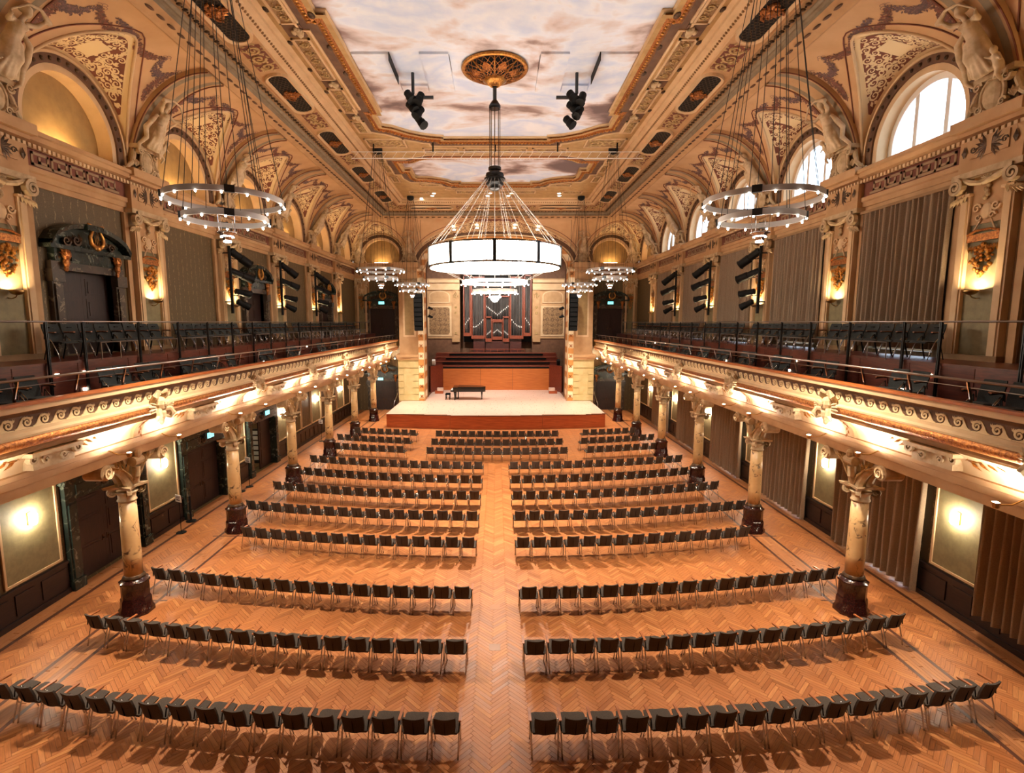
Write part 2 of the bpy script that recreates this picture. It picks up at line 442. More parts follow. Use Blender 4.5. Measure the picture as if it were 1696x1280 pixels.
def block_mesh(mb, uvs, X, Y, dr, L=.5, W=.0833333, g=.0013, z0=-.012, z1=0.0, lim=None, ang=None):
    a = ang if ang is not None else (PI/4 if dr == 0 else 3*PI/4)
    c, s_ = cos(a), sin(a); hl, hw = L/2-g, W/2-g
    P = [(X+u*c-v*s_, Y+u*s_+v*c) for u, v in ((-hl,-hw),(hl,-hw),(hl,hw),(-hl,hw))]
    if lim and (min(p[0] for p in P) < lim[0] or max(p[0] for p in P) > lim[1]):
        for lv, sg in ((lim[0], 1), (lim[1], -1)):      # saw the block off along the border
            R_ = []
            for i in range(len(P)):
                p, q = P[i], P[(i+1) % len(P)]; a_, b_ = (p[0]-lv)*sg, (q[0]-lv)*sg
                if a_ >= 0: R_.append(p)
                if a_*b_ < 0: t = a_/(a_-b_); R_.append((p[0]+(q[0]-p[0])*t, p[1]+(q[1]-p[1])*t))
            P = R_
            if len(P) < 3: return
        n = len(P); o = len(mb.v)
        mb.v += [(x,y,z0) for x,y in P] + [(x,y,z1) for x,y in P]
        mb.f.append(tuple(o+n+i for i in range(n))); uvs += [((x-X)*c+(y-Y)*s_, -(x-X)*s_+(y-Y)*c) for x, y in P]
        for i in range(n): mb.f.append((o+i, o+(i+1)%n, o+n+(i+1)%n, o+n+i)); uvs += [(0,0)]*4
        return
    Q = [(p[0]+(X-p[0])*.012, p[1]+(Y-p[1])*.02) for p in P]
    o = len(mb.v)
    mb.v += [(x,y,z0) for x,y in P] + [(x,y,z1) for x,y in Q]
    mb.f += [(o+4,o+5,o+6,o+7),(o,o+1,o+5,o+4),(o+1,o+2,o+6,o+5),(o+2,o+3,o+7,o+6),(o+3,o,o+4,o+7)]
    uvs += [(-hl,-hw),(hl,-hw),(hl,hw),(-hl,hw)]
    for i in range(4): uvs += [(0,0)]*4
def uv_mesh(mb, uvs, name):
    me = mb.mesh(name); l = me.uv_layers.new(name='UVMap')
    l.data.foreach_set('uv', [c for uv in uvs for c in uv]); return me
HX = 9.2
blocks = herring(-HX, HX, 4.0, 45.0)
# the three hundred blocks that show largest lie bare in front of the rearmost row
def screen_key(b): return -( (b[1]**2 + (b[0]*.9)**2) )
vis = [b for b in blocks if 8.02 < b[1] < 12 and abs(b[0]) < 8.8 and abs(b[0]) < (b[1]*.9926+.92)*.95]
vis.sort(key=lambda b: b[1]**2 + (b[0])**2)
near = set(id(b) for b in vis[:296])
mb = MB(); uvs = []
for b in blocks:
    if id(b) in near: continue
    block_mesh(mb, uvs, *b, lim=(-HX, HX))
for x0, x1 in ((-11.45,-9.92),(9.92,11.45)):
    for b in herring(x0, x1, 4.0, 45.0): block_mesh(mb, uvs, *b, lim=(x0, x1))
tag(obj('parquet_blocks', uv_mesh(mb, uvs, 'parquet_blocks'), 'parquet', floor), None, None, None, 'stuff')
protoB = []
for dr in (0, 1):
    m_, u_ = MB(), []; block_mesh(m_, u_, 0, 0, dr); me = uv_mesh(m_, u_, 'parquet_block'); me.materials.append(MATS['parquet']); protoB.append(me)
for b in vis[:296]:
    o = bpy.data.objects.new('parquet_block', protoB[b[2]]); COL.objects.link(o); o.parent = floor; o.location = (b[0], b[1], 0)
mb = MB(); uvs = []
rnd = random.Random(3)
for sgn in (-1, 1):
    for x0, x1, w in ((9.29,9.83,.09),(11.56,12.1,.135)):
        nx = round((x1-x0)/w)
        for i in range(nx):
            y = 4.0 - rnd.random()
            while y < 45.2:
                l = rnd.uniform(.9, 1.6)
                block_mesh(mb, uvs, sgn*(x0+w*(i+.5)), y+l/2, 0, L=l, W=w, ang=PI/2); y += l
tag(obj('border_boards', uv_mesh(mb, uvs, 'border_boards'), 'parquet_plain', floor), None, None, None, 'stuff')
for sgn in (-1, 1):
    for x0, x1 in ((9.2,9.29),(9.83,9.92),(11.45,11.56)):
        m_ = MB(); a, b = sorted((sgn*x0, sgn*x1)); m_.bx(a, b, 4.0, 45.2, -.012, .0005); m_.build('inlay_strip', 'inlay_dark', floor)
    for yc in YC:
        m_ = MB()
        for dy in (-.55, .48): m_.bx(min(sgn*9.0,sgn*10.1), max(sgn*9.0,sgn*10.1), yc+dy, yc+dy+.07, -.012, .0012)
        m_.build('inlay_frame', 'inlay_dark', floor)
for yy in (11.35, 13.1, 15.1):     # floor sockets in the aisle
    m_ = MB(); m_.bx(-.1, .16, yy, yy+.26, -.01, .002); m_.build('floor_hatch', 'parquet_plain', floor)

# ================================================================ side walls
def wall_cells(mb, y0, y1, z0, z1, openings, put):
    ys = sorted({y0, y1, *[max(y0,min(y1,o[0])) for o in openings], *[max(y0,min(y1,o[1])) for o in openings]})
    zs = sorted({z0, z1, *[max(z0,min(z1,o[2])) for o in openings], *[max(z0,min(z1,o[3])) for o in openings]})
    for a, b in zip(ys, ys[1:]):
        for c, d in zip(zs, zs[1:]):
            my, mz = (a+b)/2, (c+d)/2
            if any(o[0] < my < o[1] and o[2] < mz < o[3] for o in openings): continue
            put(mb, a, b, c, d)
LOW_DOORS, UP_DOORS, WIN_BAYS = (0,1,2), (0,2,4), (0,1,2,3,4)
opL = [(YMID[i]-1.3, YMID[i]+1.3, 0, 2.6) for i in LOW_DOORS] + [(YMID[i]-1.03, YMID[i]+1.03, 6.7, 9.05) for i in UP_DOORS]
opR = [(YMID[i]-1.3, YMID[i]+1.3, .12, 3.6) for i in (-1,)+WIN_BAYS if i >= 0] + [(YMID[i]-1.3, YMID[i]+1.3, 6.78, 11.0) for i in WIN_BAYS]
WALL = {}
for s, ops, nm in ((-1, opL, 'wall_left'), (1, opR, 'wall_right')):
    mb = MB()
    wall_cells(mb, -5, 46.2, -.02, 12.5, ops, lambda m, a, b, c, d: m.bx(*sorted((s*12.1, s*12.62)), a, b, c, d))
    WALL[s] = tag(mb.build(nm, 'wallpaper'), 'side wall with patterned wallpaper and pilasters', None, None, 'structure')
def side(s): return lambda d, y, z: (s*(XW-d), y, z)     # d = distance into the hall
def endw(): return lambda d, y, z: (y, YE-d, z)
# back wall and outer shell so that only the windows let the sky in
mb = MB(); mb.bx(-13.3, 13.3, -5.4, -5, -.3, 18); tag(mb.build('wall_back', 'plaster'), 'plain cream back wall behind the gallery', None, None, 'structure')
mb = MB(); mb.bx(-13.4, 13.4, -5.4, 46.5, 17.6, 17.9)
mb.bx(-13.4, -13.1, -5.4, 46.5, 12.4, 17.6); mb.bx(-13.4, 13.4, 46.2, 46.5, 15.2, 17.6)
wall_cells(mb, -5.4, 46.5, 12.4, 17.6, [(YMID[0]-2.6, YMID[4]+2.6, 12.5, 16.0)], lambda m, a, b, c, d: m.bx(13.1, 13.4, a, b, c, d))
mb.bx(-13.1, -12.6, -5.4, 46.5, 12.3, 12.5); mb.bx(12.6, 13.1, -5.4, 46.5, 12.3, 12.5)
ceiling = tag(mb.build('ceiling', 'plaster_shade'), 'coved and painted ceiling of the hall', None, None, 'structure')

# ================================================================ cove, severies, lunettes
CA, CB, CZ0 = 2.85, 3.25, 12.5
XB = 9.25
def cove_x(z): return XB + CA*math.sqrt(max(0, 1-((z-CZ0)/CB)**2))
def cove_z(x): return CZ0 + CB*math.sqrt(max(0, 1-((x-XB)/CA)**2))
KS = .25
def groin(zb):
    lo, hi = XB, XW
    for _ in range(40):
        m = (lo+hi)/2
        if cove_z(m) > zb + KS*(XW-m): lo = m
        else: hi = m
    return (lo+hi)/2
RO = 2.15
def zb_circ(s_): return 12.95 + math.sqrt(max(0, RO*RO - s_*s_))
WA = 7.15
def zb_arch(s_): return 12.0 + 3.15*max(0, 1-abs(s_/WA)**2.7)**(1/2.7)
def cove_pt(fm, y, ph, off=0.0):
    x = XB + (CA-off)*cos(ph); z = CZ0 + (CB-off)*sin(ph); return fm(XW-x, y, z)
def vault(fm, y0, y1, pens, parent, xlim=lambda y: XB, nc=14):
    """pens: (centre, halfwidth, zb)"""
    ys = []
    cuts = sorted([(p[0]-p[1], p[0]+p[1], p) for p in pens])
    ys.append((y0, None))
    for a, b, p in cuts:
        n = 28 if p[1] < 4 else 44
        for k in range(n+1):
            th = -PI/2 + PI*k/n; ys.append((p[0]+p[1]*sin(th)*.9999, p))
    ys.append((y1, None))
    for y in [y0 + (y1-y0)*k/60 for k in range(61)]:
        if not any(a <= y <= b for a, b, _ in cuts): ys.append((y, None))
    ys.sort(key=lambda t: t[0])
    rows = []
    for y, p in ys:
        if p is None: xg = XW
        else: xg = groin(p[2](y-p[0]))
        xl = xlim(y); xg = max(xg, xl)
        ph0 = math.acos(min(1,(xg-XB)/CA)); ph1 = math.acos(min(1,max(0,(xl-XB)/CA)))
        rows.append([cove_pt(fm, y, ph0+(ph1-ph0)*k/nc) for k in range(nc+1)])
    mb = MB(); mb.strip(rows); mb.build('vault_cove', 'vault_paint', parent, True)
    return
def severy(fm, yc, hw, zb, parent, panel=True, seed=1, n=36, xin=0.0):
    rows = []; ribs = []; S = [hw*sin(-PI/2+PI*k/n)*.9995 for k in range(n+1)]
    for s_ in S:
        z0 = zb(s_); xg = groin(z0)
        rows.append([fm(XW-(XW+(xg-XW)*k/5), yc+s_, z0+KS*((XW-xg)*k/5)) for k in range(6)])
    mb = MB(); mb.strip(rows); sv = mb.build('vault_severy', 'paint_cream', parent, True)
    # raised cream rib along the groin and the brown line outside it
    g = []
    for s_ in S:
        z0 = zb(s_); xg = groin(z0); g.append(fm(XW-xg+.01, yc+s_*1.0, z0+KS*(XW-xg)-.01))
    mb = MB(); mb.tube(g, .045, 6); mb.build('groin_rib', 'plaster_light', parent, True)
    g = []
    for s_ in S:
        sc = 1+.14*(1 if hw < 4 else .3); z0 = zb(s_); xg = groin(z0)
        ph = math.acos(min(1, max(0,(xg-XB)/CA))); ph = min(PI/2-.05, ph + .085*max(0, 1-abs(s_/hw)**6))
        g.append(cove_pt(fm, yc+s_*sc if hw < 4 else yc+s_*1.03, ph, .012))
    mb = MB(); mb.tube(g[3:-3], .022, 5); mb.build('painted_line', 'paint_brown', parent, True)
    if panel:
        def fs(u, v, d):   # u = arc position, v 0..1 from wall to groin
            z0 = zb(u); xg = groin(z0)+.24; x = 11.98 + (xg-11.98)*v
            return fm(XW-x, yc+u, z0+KS*(XW-x)-.015-d)
        lim = 0
        for k in range(200):
            u = hw*k/200
            if groin(zb(u))+.24 < 11.9: lim = u
        N = 30; us = [-lim + 2*lim*k/N for k in range(N+1)]
        mb = MB(); mb.strip([[fs(u, k/4, 0) for k in range(5)] for u in us]); pn = mb.build('painted_panel', 'paint_brown', parent, True)
        mb = MB()
        def fm2(u, v, d):
            z0 = zb(u); xg = groin(z0)+.24; x = 11.98 - v
            return fm(XW-x, yc+u, z0+KS*(XW-x)-.018-d*.6)
        ins = lambda u, v: abs(u) < lim*.96 and .05 < v < 11.98-(groin(zb(u))+.3)
        rnd = random.Random(seed)
        if hw < 4:
            mb.add([fm2(u, v, .012) for u, v in ((-.28,.32),(.28,.32),(.28,1.05),(-.28,1.05))], [(0,1,2,3)])
        cell = .27 if hw < 4 else .40
        u = -lim
        while u < lim:
            v = .15
            while v < 2.0:
                uu, vv = u+rnd.uniform(-.05,.05), v+rnd.uniform(-.05,.05)
                if ins(uu, vv) and not (hw < 4 and abs(uu) < .36 and .22 < vv < 1.15):
                    sg = rnd.choice((-1,1)); r = cell*.5
                    mb.spiral((uu,vv), r, 1.5, r*.36, fm2, n=12, sgn=sg, a0=rnd.uniform(0,6), depth=.004)
                    for q in range(9):
                        a = rnd.uniform(0, 2*PI)
                        pu, pv = uu+r*cos(a), vv+r*sin(a)
                        if ins(pu, pv): leaf2(mb, fm2, pu, pv, a+sg*.8, r*1.0, r*.62, .004)
                v += cell
            u += cell
        tag(mb.build('painted_scrollwork', 'paint_cream', pn), None, None, None, 'stuff')
    return sv
def arch_band(fm, yc, zc, r0, r1, d0, d1, zlow, n=32, z_of=None):
    """flat ring band (half circle + short legs), face at depth d (into hall)"""
    mb = MB(); rows = []
    pts = [(-1, zlow)] + [(None, PI*(1-k/n)) for k in range(n+1)] + [(1, zlow)]
    for a, b in pts:
        row = []
        for r, d in ((r0,d0),(r0,d1),(r1,d1),(r1,d0)):
            if a is None: row.append(fm(d, yc+r*cos(b), zc+r*sin(b)))
            else: row.append(fm(d, yc+a*r, b))
        rows.append(row)
    mb.strip(rows, closed=True); return mb
def lunette(fm, yc, parent, window=False, idx=0, glow=True):
    ZC = 12.95; rin, rmid, rout = 1.58, 1.76, 2.0
    # wall plate round the opening
    n = 40; rows = []
    for k in range(n+1):
        th = PI*(1-k/n); rows.append([fm(0, yc+rmid*cos(th), ZC+rmid*sin(th)), fm(0, yc+2.32*cos(th), ZC+2.32*sin(th))])
    rows = [[fm(0, yc-rmid, 12.45), fm(0, yc-2.32, 12.45)]] + rows + [[fm(0, yc+rmid, 12.45), fm(0, yc+2.32, 12.45)]]
    mb = MB(); mb.strip(rows); mb.build('lunette_surround', 'plaster', parent)
    arch_band(fm, yc, ZC, rmid, rout, -.02, .05, 12.5).build('arch_moulding', 'paint_umber', parent, auto=True)
    arch_band(fm, yc, ZC, rout, rout+.07, -.02, .09, 12.5).build('arch_bead', 'plaster_light', parent, auto=True)
    mb = MB()                                   # rosettes on the moulding
    for k in range(19):
        th = PI*(k+.5)/19; mb.ell(fm(.05, yc+1.88*cos(th), ZC+1.88*sin(th)), .065, 6, 4)
    tag(mb.build('arch_rosettes', 'bronze_dark', parent, True), None, None, None, 'stuff')
    arch_band(fm, yc, ZC, rin, rmid, -.5, -.01, 12.45).build('arch_reveal', 'plaster_light', parent, auto=True)
    mb = MB(); a, b = fm(-.55, yc-1.8, 12.4), fm(.02, yc+1.8, 12.62)
    mb.bx(min(a[0],b[0]), max(a[0],b[0]), min(a[1],b[1]), max(a[1],b[1]), 12.4, 12.62); mb.build('lunette_sill', 'plaster_light', parent)
    if not window:
        mb = MB(); rows = [[fm(-.46, yc, ZC)]*2]
        pts = [fm(-.46, yc-1.7, 12.5)] + [fm(-.46, yc+1.7*cos(PI*(1-k/24)), ZC+1.7*sin(PI*(1-k/24))) for k in range(25)] + [fm(-.46, yc+1.7, 12.5)]
        mb.add(pts, [tuple(range(len(pts)))]); mb.build('lunette_field', 'lunette_olive', parent)
        lamp = MB(); a, b = fm(-.2, yc-.55, 12.63), fm(-.08, yc+.55, 12.68)
        lamp.bx(min(a[0],b[0]), max(a[0],b[0]), min(a[1],b[1]), max(a[1],b[1]), 12.63, 12.66); lamp.build('lunette_light', 'glow_lunette', parent)
    else:
        W_ = empty('window_%d' % (idx+1)); W_['kind'] = 'structure'; W_['label'] = 'arched lunette window with white mullions, daylight behind'
        arch_band(fm, yc, ZC, 1.40, 1.6, -.5, -.36, 12.6).build('window_frame', 'white_paint', W_)
        for yy in (-.55, .55):
            h = math.sqrt(1.5**2-yy**2); m_ = MB(); a, b = fm(-.48, yc+yy-.07, 0), fm(-.38, yc+yy+.07, 0)
            m_.bx(min(a[0],b[0]), max(a[0],b[0]), min(a[1],b[1]), max(a[1],b[1]), 12.6, ZC+h); m_.build('mullion', 'white_paint', W_)
        m_ = MB(); a, b = fm(-.48, yc-1.55, 0), fm(-.38, yc+1.55, 0)
        m_.bx(min(a[0],b[0]), max(a[0],b[0]), a[1], b[1], 12.6, 12.7); m_.build('window_rail', 'white_paint', W_)
        cuts = [-1.5,-.55,.55,1.5]
        for q in range(3):
            u0, u1 = cuts[q], cuts[q+1]; us = [u0+(u1-u0)*k/6 for k in range(7)]
            m_ = MB(); m_.strip([[fm(-.43, yc+u, 12.62), fm(-.43, yc+u, ZC+math.sqrt(max(0,1.5**2-u*u)))] for u in us]); m_.build('pane', 'window_glass', W_)
def rib(fm, yc, parent, hw=.5):
    N = 16; phs = [.05 + (PI/2-.05)*k/N for k in range(N+1)]
    mb = MB(); mb.strip([[cove_pt(fm, yc-hw, p, 0), cove_pt(fm, yc-hw, p, .13), cove_pt(fm, yc+hw, p, .13), cove_pt(fm, yc+hw, p, 0)] for p in phs])
    r = mb.build('vault_rib', 'plaster', parent, auto=True)
    for s_ in (-1, 1):
        mb = MB(); a, b = yc+s_*(hw-.12), yc+s_*(hw-.3)
        mb.strip([[cove_pt(fm, a, p, .134), cove_pt(fm, b, p, .134)] for p in phs]); mb.build('rib_stripe', 'paint_grey', r)
        mb = MB(); mb.tube([cove_pt(fm, yc+s_*(hw-.02), p, .14) for p in phs], .022, 5); mb.build('rib_line', 'paint_brown', r)
    return r
def garland(fm, yc, parent, seed=0, mir=1):
    """painted leaf swags on the cove, seen as flat leaves on the plaster"""
    rnd = random.Random(seed)
    paths = [ [(-.75,1.30),(-.3,1.27),(.1,1.28)], [(.1,1.28),(.55,1.16),(1.0,1.19),(1.3,1.28)], [(1.3,1.28),(1.55,1.10),(1.85,1.06),(2.1,1.20)], [(2.1,1.22),(2.0,1.02),(1.95,.86),(2.05,.74)] ]
    for qi, path in enumerate(paths):
        mb = MB(); pts = []
        for i in range(len(path)-1):
            for k in range(10):
                t = k/10; pts.append((path[i][0]+(path[i+1][0]-path[i][0])*t, path[i][1]+(path[i+1][1]-path[i][1])*t))
        n = len(pts)
        for side_ in (1, -1) if qi else (1,):
            for i, (u, ph) in enumerate(pts):
                w = .17*(.5+.5*sin(PI*(i+.5)/n))
                f2 = lambda a, b, d: cove_pt(fm, yc+side_*a, b/CB, .012+d*.3)
                for k in range(7):
                    leaf2(mb, f2, u+rnd.uniform(-1,1)*w*.55, ph*CB+rnd.uniform(-1,1)*w*.55, rnd.uniform(0,2*PI), w*.75, w*.4, .02)
        tag(mb.build('painted_garland', 'garland_red' if qi % 2 else 'garland_violet', parent), None, None, None, 'stuff')
    mb = MB()
    for sd in (1,-1):
        for u, ph in ((1.3,1.30),(2.1,1.24)):
            f2 = lambda a, b, d: cove_pt(fm, yc+sd*a, b/CB, .014)
            for k in range(4): mb.spiral((u+.08*cos(k*1.6), ph*CB+.08*sin(k*1.6)), .09, .9, .018, f2, n=10, depth=.0)
    mb.build('painted_bow', 'garland_violet', parent)

for s in (-1, 1):
    fm = side(s)
    pens = [(y, RO, zb_circ) for y in [Y1-BAY*.5]+YMID]
    vault(fm, Y1-BAY*1.2, YE, pens, ceiling, xlim=lambda y: max(XB, XB+(y-(YE-(XW-XB)))))
    for i, y in enumerate([Y1-BAY*.5]+YMID):
        severy(fm, y, RO, zb_circ, ceiling, True, seed=11+i*2+s)
        lunette(fm, y, ceiling, window=(s == 1 and 1 <= i <= 5), idx=i-1)
        if i < 6: garland(fm, y, ceiling, seed=i*5+s)
    for y in [Y1-BAY]+YC: rib(fm, y, ceiling)
fm = endw()
vault(fm, -XW, XW, [(-9.75, RO, zb_circ), (0, WA, zb_arch), (9.75, RO, zb_circ)], ceiling, xlim=lambda y: max(XB, abs(y)))
for sx in (-1, 1):
    severy(fm, sx*9.75, RO, zb_circ, ceiling, True, seed=77+sx); lunette(fm, sx*9.75, ceiling)
severy(fm, 0, WA, zb_arch, ceiling, True, seed=55, n=60)
# recessed lamps in the flat part of the stage vault
for sx in (-1, 1):
    for k in range(2):
        for q in range(2):
            x = sx*(1.55+1.9*k); d = .95+.55*q; m_ = MB(); m_.lathe([(.1,0),(.1,.02)], 10, (x, YE-d, zb_arch(x)+KS*d-.05)); m_.build('recessed_lamp', 'glow_spot', ceiling)

# ================================================================ main entablature of the ceiling (runs round three sides)
def U_path(d, z):
    x = XB-d; y = YE-(XW-XB)-d
    return [(-x, -4.9, z), (-x, y, z), (x, y, z), (x, -4.9, z)]
def U_band(prof, mat, name):
    rows = [U_path(d, z) for d, z in prof]
    mb = MB(); mb.strip(rows); return mb.build(name, mat, ceiling)
U_band([(-.05,15.70),(0,15.69),(.06,15.72),(.45,15.86)], 'plaster', 'ceiling_oval_band')
U_band([(.45,15.86),(.45,15.97),(.52,16.0),(.60,15.98),(.66,16.04),(.66,16.08)], 'paint_grey', 'ceiling_moulding')
U_band([(.66,16.08),(.92,16.13)], 'plaster_shade', 'ceiling_leaf_band')
U_band([(.92,16.13),(.92,16.19),(1.0,16.2),(1.06,16.2)], 'plaster', 'ceiling_moulding')
U_band([(1.06,16.2),(1.9,16.34)], 'plaster', 'ceiling_vent_field')
U_band([(1.9,16.34),(1.9,16.42),(2.02,16.46),(2.18,16.56),(2.3,16.6),(2.3,16.7),(2.45,16.75)], 'plaster_light', 'ceiling_moulding')
# oval bosses, leaf moulding, bead row
def run_points(d, z, step, y0=6.0):
    out = []; x = XB-d; ye = YE-(XW-XB)-d
    y = y0
    while y < ye-.1:
        out.append((-x, y, z, 1)); out.append((x, y, z, -1)); y += step
    n = int((2*x-.3)/step)
    for k in range(n): out.append((-x+.15+(k+.5)*(2*x-.3)/n, ye, z, 0))
    return out
mb = MB(); mr = MB()
for x, y, z, sd in run_points(.25, 15.775, .46):
    r = ry(sd*.35) if sd else rx(.35)
    mb.ell((x,y,z), (.10,.16,.03) if sd else (.16,.10,.03), 10, 4, r)
tag(mb.build('oval_bosses', 'paint_umber', ceiling, True), None, None, None, 'stuff')
mb = MB()
for x, y, z, sd in run_points(.79, 16.09, .27):
    mb.ell((x,y,z), (.09,.07,.04) if sd else (.07,.09,.04), 6, 4)
    mb.ell((x+(.0 if sd else .12), y+(.12 if sd else 0), z), .035, 5, 3)
tag(mb.build('leaf_moulding', 'bronze_dark', ceiling, True), None, None, None, 'stuff')
mb = MB()
for x, y, z, sd in run_points(2.08, 16.49, .16): mb.ell((x,y,z), .05, 5, 3)
tag(mb.build('bead_moulding', 'plaster_shade', ceiling, True), None, None, None, 'stuff')
# vents with hexagonal mesh and gilt centre ornament
def vent_proto():
    e = empty('ceiling_vent'); L, R = 3.15, .33   # length along y
    poly = [(cos(a)*R, (L/2-R)+sin(a)*R) for a in [PI*k/10 for k in range(11)]] + [(-cos(a)*R, -(L/2-R)-sin(a)*R) for a in [PI*k/10 for k in range(11)]]
    m_ = MB(); m_.add([(x,y,-.025) for x,y in poly], [tuple(range(len(poly)))]); m_.build('vent_back', 'mesh_black', e)
    m_ = MB()
    for r0, r1, z0, z1 in ((1.0,1.0,-.02,-.06),(1.0,1.28,-.06,-.09),(1.28,1.32,-.09,.02)):
        f = lambda k, z: [(x*k, (abs(y)-(L/2-R))*k*(1 if y > 0 else -1)+(L/2-R)*(1 if y > 0 else -1), z) for x, y in poly]
        m_.strip([f(r0,z0), f(r1,z1)], closed=True)
    m_.build('vent_frame', 'plaster_light', e)
    m_ = MB(); a = .085
    y = -L/2+.05; j = 0
    while y < L/2:
        x = -R
        while x < R:
            cx, cy_ = x + (a*.87 if j % 2 else 0), y
            in_ = lambda px, py: abs(px) < R*.98 and (abs(py) < L/2-R or (abs(py)-(L/2-R))**2+px*px < R*R)
            if in_(cx, cy_) and abs(cy_) > .3:
                hx = [(cx+a*.9*sin(PI*k/3), cy_+a*.9*cos(PI*k/3)) for k in range(7)]
                for p, q in zip(hx, hx[1:]):
                    dx, dy = q[0]-p[0], q[1]-p[1]; l = math.hypot(dx,dy); nx, ny = -dy/l*.009, dx/l*.009
                    m_.add([(p[0]+nx,p[1]+ny,-.04),(p[0]-nx,p[1]-ny,-.04),(q[0]-nx,q[1]-ny,-.04),(q[0]+nx,q[1]+ny,-.04)], [(0,1,2,3)])
            x += a*1.74
        y += a*1.5; j += 1
    tag(m_.build('vent_mesh', 'bronze_dark', e), None, None, None, 'stuff')
    m_ = MB(); fmv = lambda u, v, d: (u, v, -.05-d)
    for sg in (-1, 1):
        m_.spiral((.0, sg*.2), .2, 1.4, .07, fmv, n=14, sgn=sg, a0=sg*PI/2, depth=.05); m_.spiral((sg*.16, 0), .18, 1.3, .06, fmv, n=14, sgn=-sg, depth=.05)
        for k in range(6): leaf2(m_, fmv, 0, 0, k*PI/3+.3*sg, .36, .14, .06)
    m_.ell((0,0,-.09), (.12,.12,.06), 8, 4); m_.build('vent_ornament', 'gilt', e)
    return e
vent = vent_proto()
slope = math.atan2(.14, .84)
VENTS = []
for s in (-1, 1):
    for y in [Y1-BAY*.5]+YMID[:5]:
        VENTS.append((s*(XB-1.48), y, 16.255, s*slope, 0))
for x in (-4.9, 0, 4.9): VENTS.append((x, YE-(XW-XB)-1.48, 16.255, 0, PI/2))
for i, (x, y, z, ty, rot) in enumerate(VENTS):
    o = vent if i == 0 else dup(vent, parent=ceiling)
    if i == 0: o.parent = ceiling
    o.location = (x, y, z); o.rotation_euler = (0, ty, 0) if rot == 0 else (-slope, 0, rot) if False else (0, 0, rot)
# relief panels between the vents
mb = MB(); mbg = MB()
for s in (-1, 1):
    for i, y in enumerate([Y1-BAY]+YC[:6]):
        if y > 41: continue
        f3 = lambda u, v, d: (s*(XB-1.06-v), y+u, 16.2+v*.1667-.012-d)
        mbg.add([f3(u,v,0) for u,v in ((-.8,.08),(.8,.08),(.8,.76),(-.8,.76))], [(0,1,2,3)])
        acanthus(mb, f3, -.8, .8, .08, .76, 3, seed=i, d=.03, fill=1.5)
for x0 in (-7.3,-2.45,2.45,7.3):
    f3 = lambda u, v, d: (x0+u, YE-(XW-XB)-1.06-v, 16.2+v*.1667-.012-d)
    mbg.add([f3(u,v,0) for u,v in ((-.55,.08),(.55,.08),(.55,.76),(-.55,.76))], [(0,1,2,3)])
    acanthus(mb, f3, -.55, .55, .08, .76, 2, seed=int(x0), d=.03, fill=1.5)
mbg.build('relief_ground', 'paint_brown', ceiling); tag(mb.build('relief_acanthus', 'relief_olive', ceiling), None, None, None, 'stuff')

# ================================================================ flat field with the two cloud paintings
def mirror_outline(half): return [(x, y) for x, y in half] + [(-x, y) for x, y in reversed(half)]
def arc2(c, r, a0, a1, n): return [(c[0]+r*cos(a0+(a1-a0)*k/n), c[1]+r*sin(a0+(a1-a0)*k/n)) for k in range(n+1)]
h1 = [(5.35, -3.0), (5.35, 16.9), (5.05, 16.9), (5.05, 24.6), (5.35, 24.6), (5.35, 26.0), (4.9, 26.2), (4.2, 26.9), (3.4, 27.35), (2.6, 27.55), (2.6, 27.75), (0.01, 27.75)]
h2 = [(0.01, 30.8), (3.6, 30.8), (4.3, 31.1), (4.75, 31.6), (5.5, 31.6), (5.5, 33.1), (5.1, 33.1), (5.1, 34.6)] + [(5.0,34.9),(4.5,34.95),(4.0,35.1),(3.5,35.35),(3.1,35.7),(2.9,36.1)] + [(2.3,36.1),(2.3,36.4),(0.01,36.4)]
out1, out2 = mirror_outline(h1), mirror_outline(h2)
XF, YF = XB-2.45, YE-(XW-XB)-2.45
outer = [(XF,-4.9),(XF,YF),(-XF,YF),(-XF,-4.9)]
def ccw(p): 
    a = sum(p[i][0]*p[(i+1)%len(p)][1]-p[(i+1)%len(p)][0]*p[i][1] for i in range(len(p))); return p if a > 0 else p[::-1]
out1, out2 = ccw(out1), ccw(out2)
loops = [[Vector((x,y,0)) for x,y in L_] for L_ in (outer, out1[::-1], out2[::-1])]
vs_ = [v for l in loops for v in l]; tr = tessellate_polygon(loops)
mb = MB(); mb.add([(v.x, v.y, 16.75) for v in vs_], [tuple(t) for t in tr]); mb.build('ceiling_field', 'field_gold', ceiling)
def offset_loop(p, e):
    n = len(p); res = []
    for i in range(n):
        a, b, c = Vector(p[i-1]), Vector(p[i]), Vector(p[(i+1)%n])
        d1 = (b-a); d2 = (c-b)
        d1 = d1.normalized() if d1.length > 1e-6 else d2.normalized(); d2 = d2.normalized() if d2.length > 1e-6 else d1
        n1 = Vector((d1.y,-d1.x)); n2 = Vector((d2.y,-d2.x)); m_ = n1+n2
        m_ = m_.normalized() if m_.length > 1e-4 else n1
        k = e/max(.45, m_.dot(n1)); res.append((b.x+m_.x*k, b.y+m_.y*k))
    return res
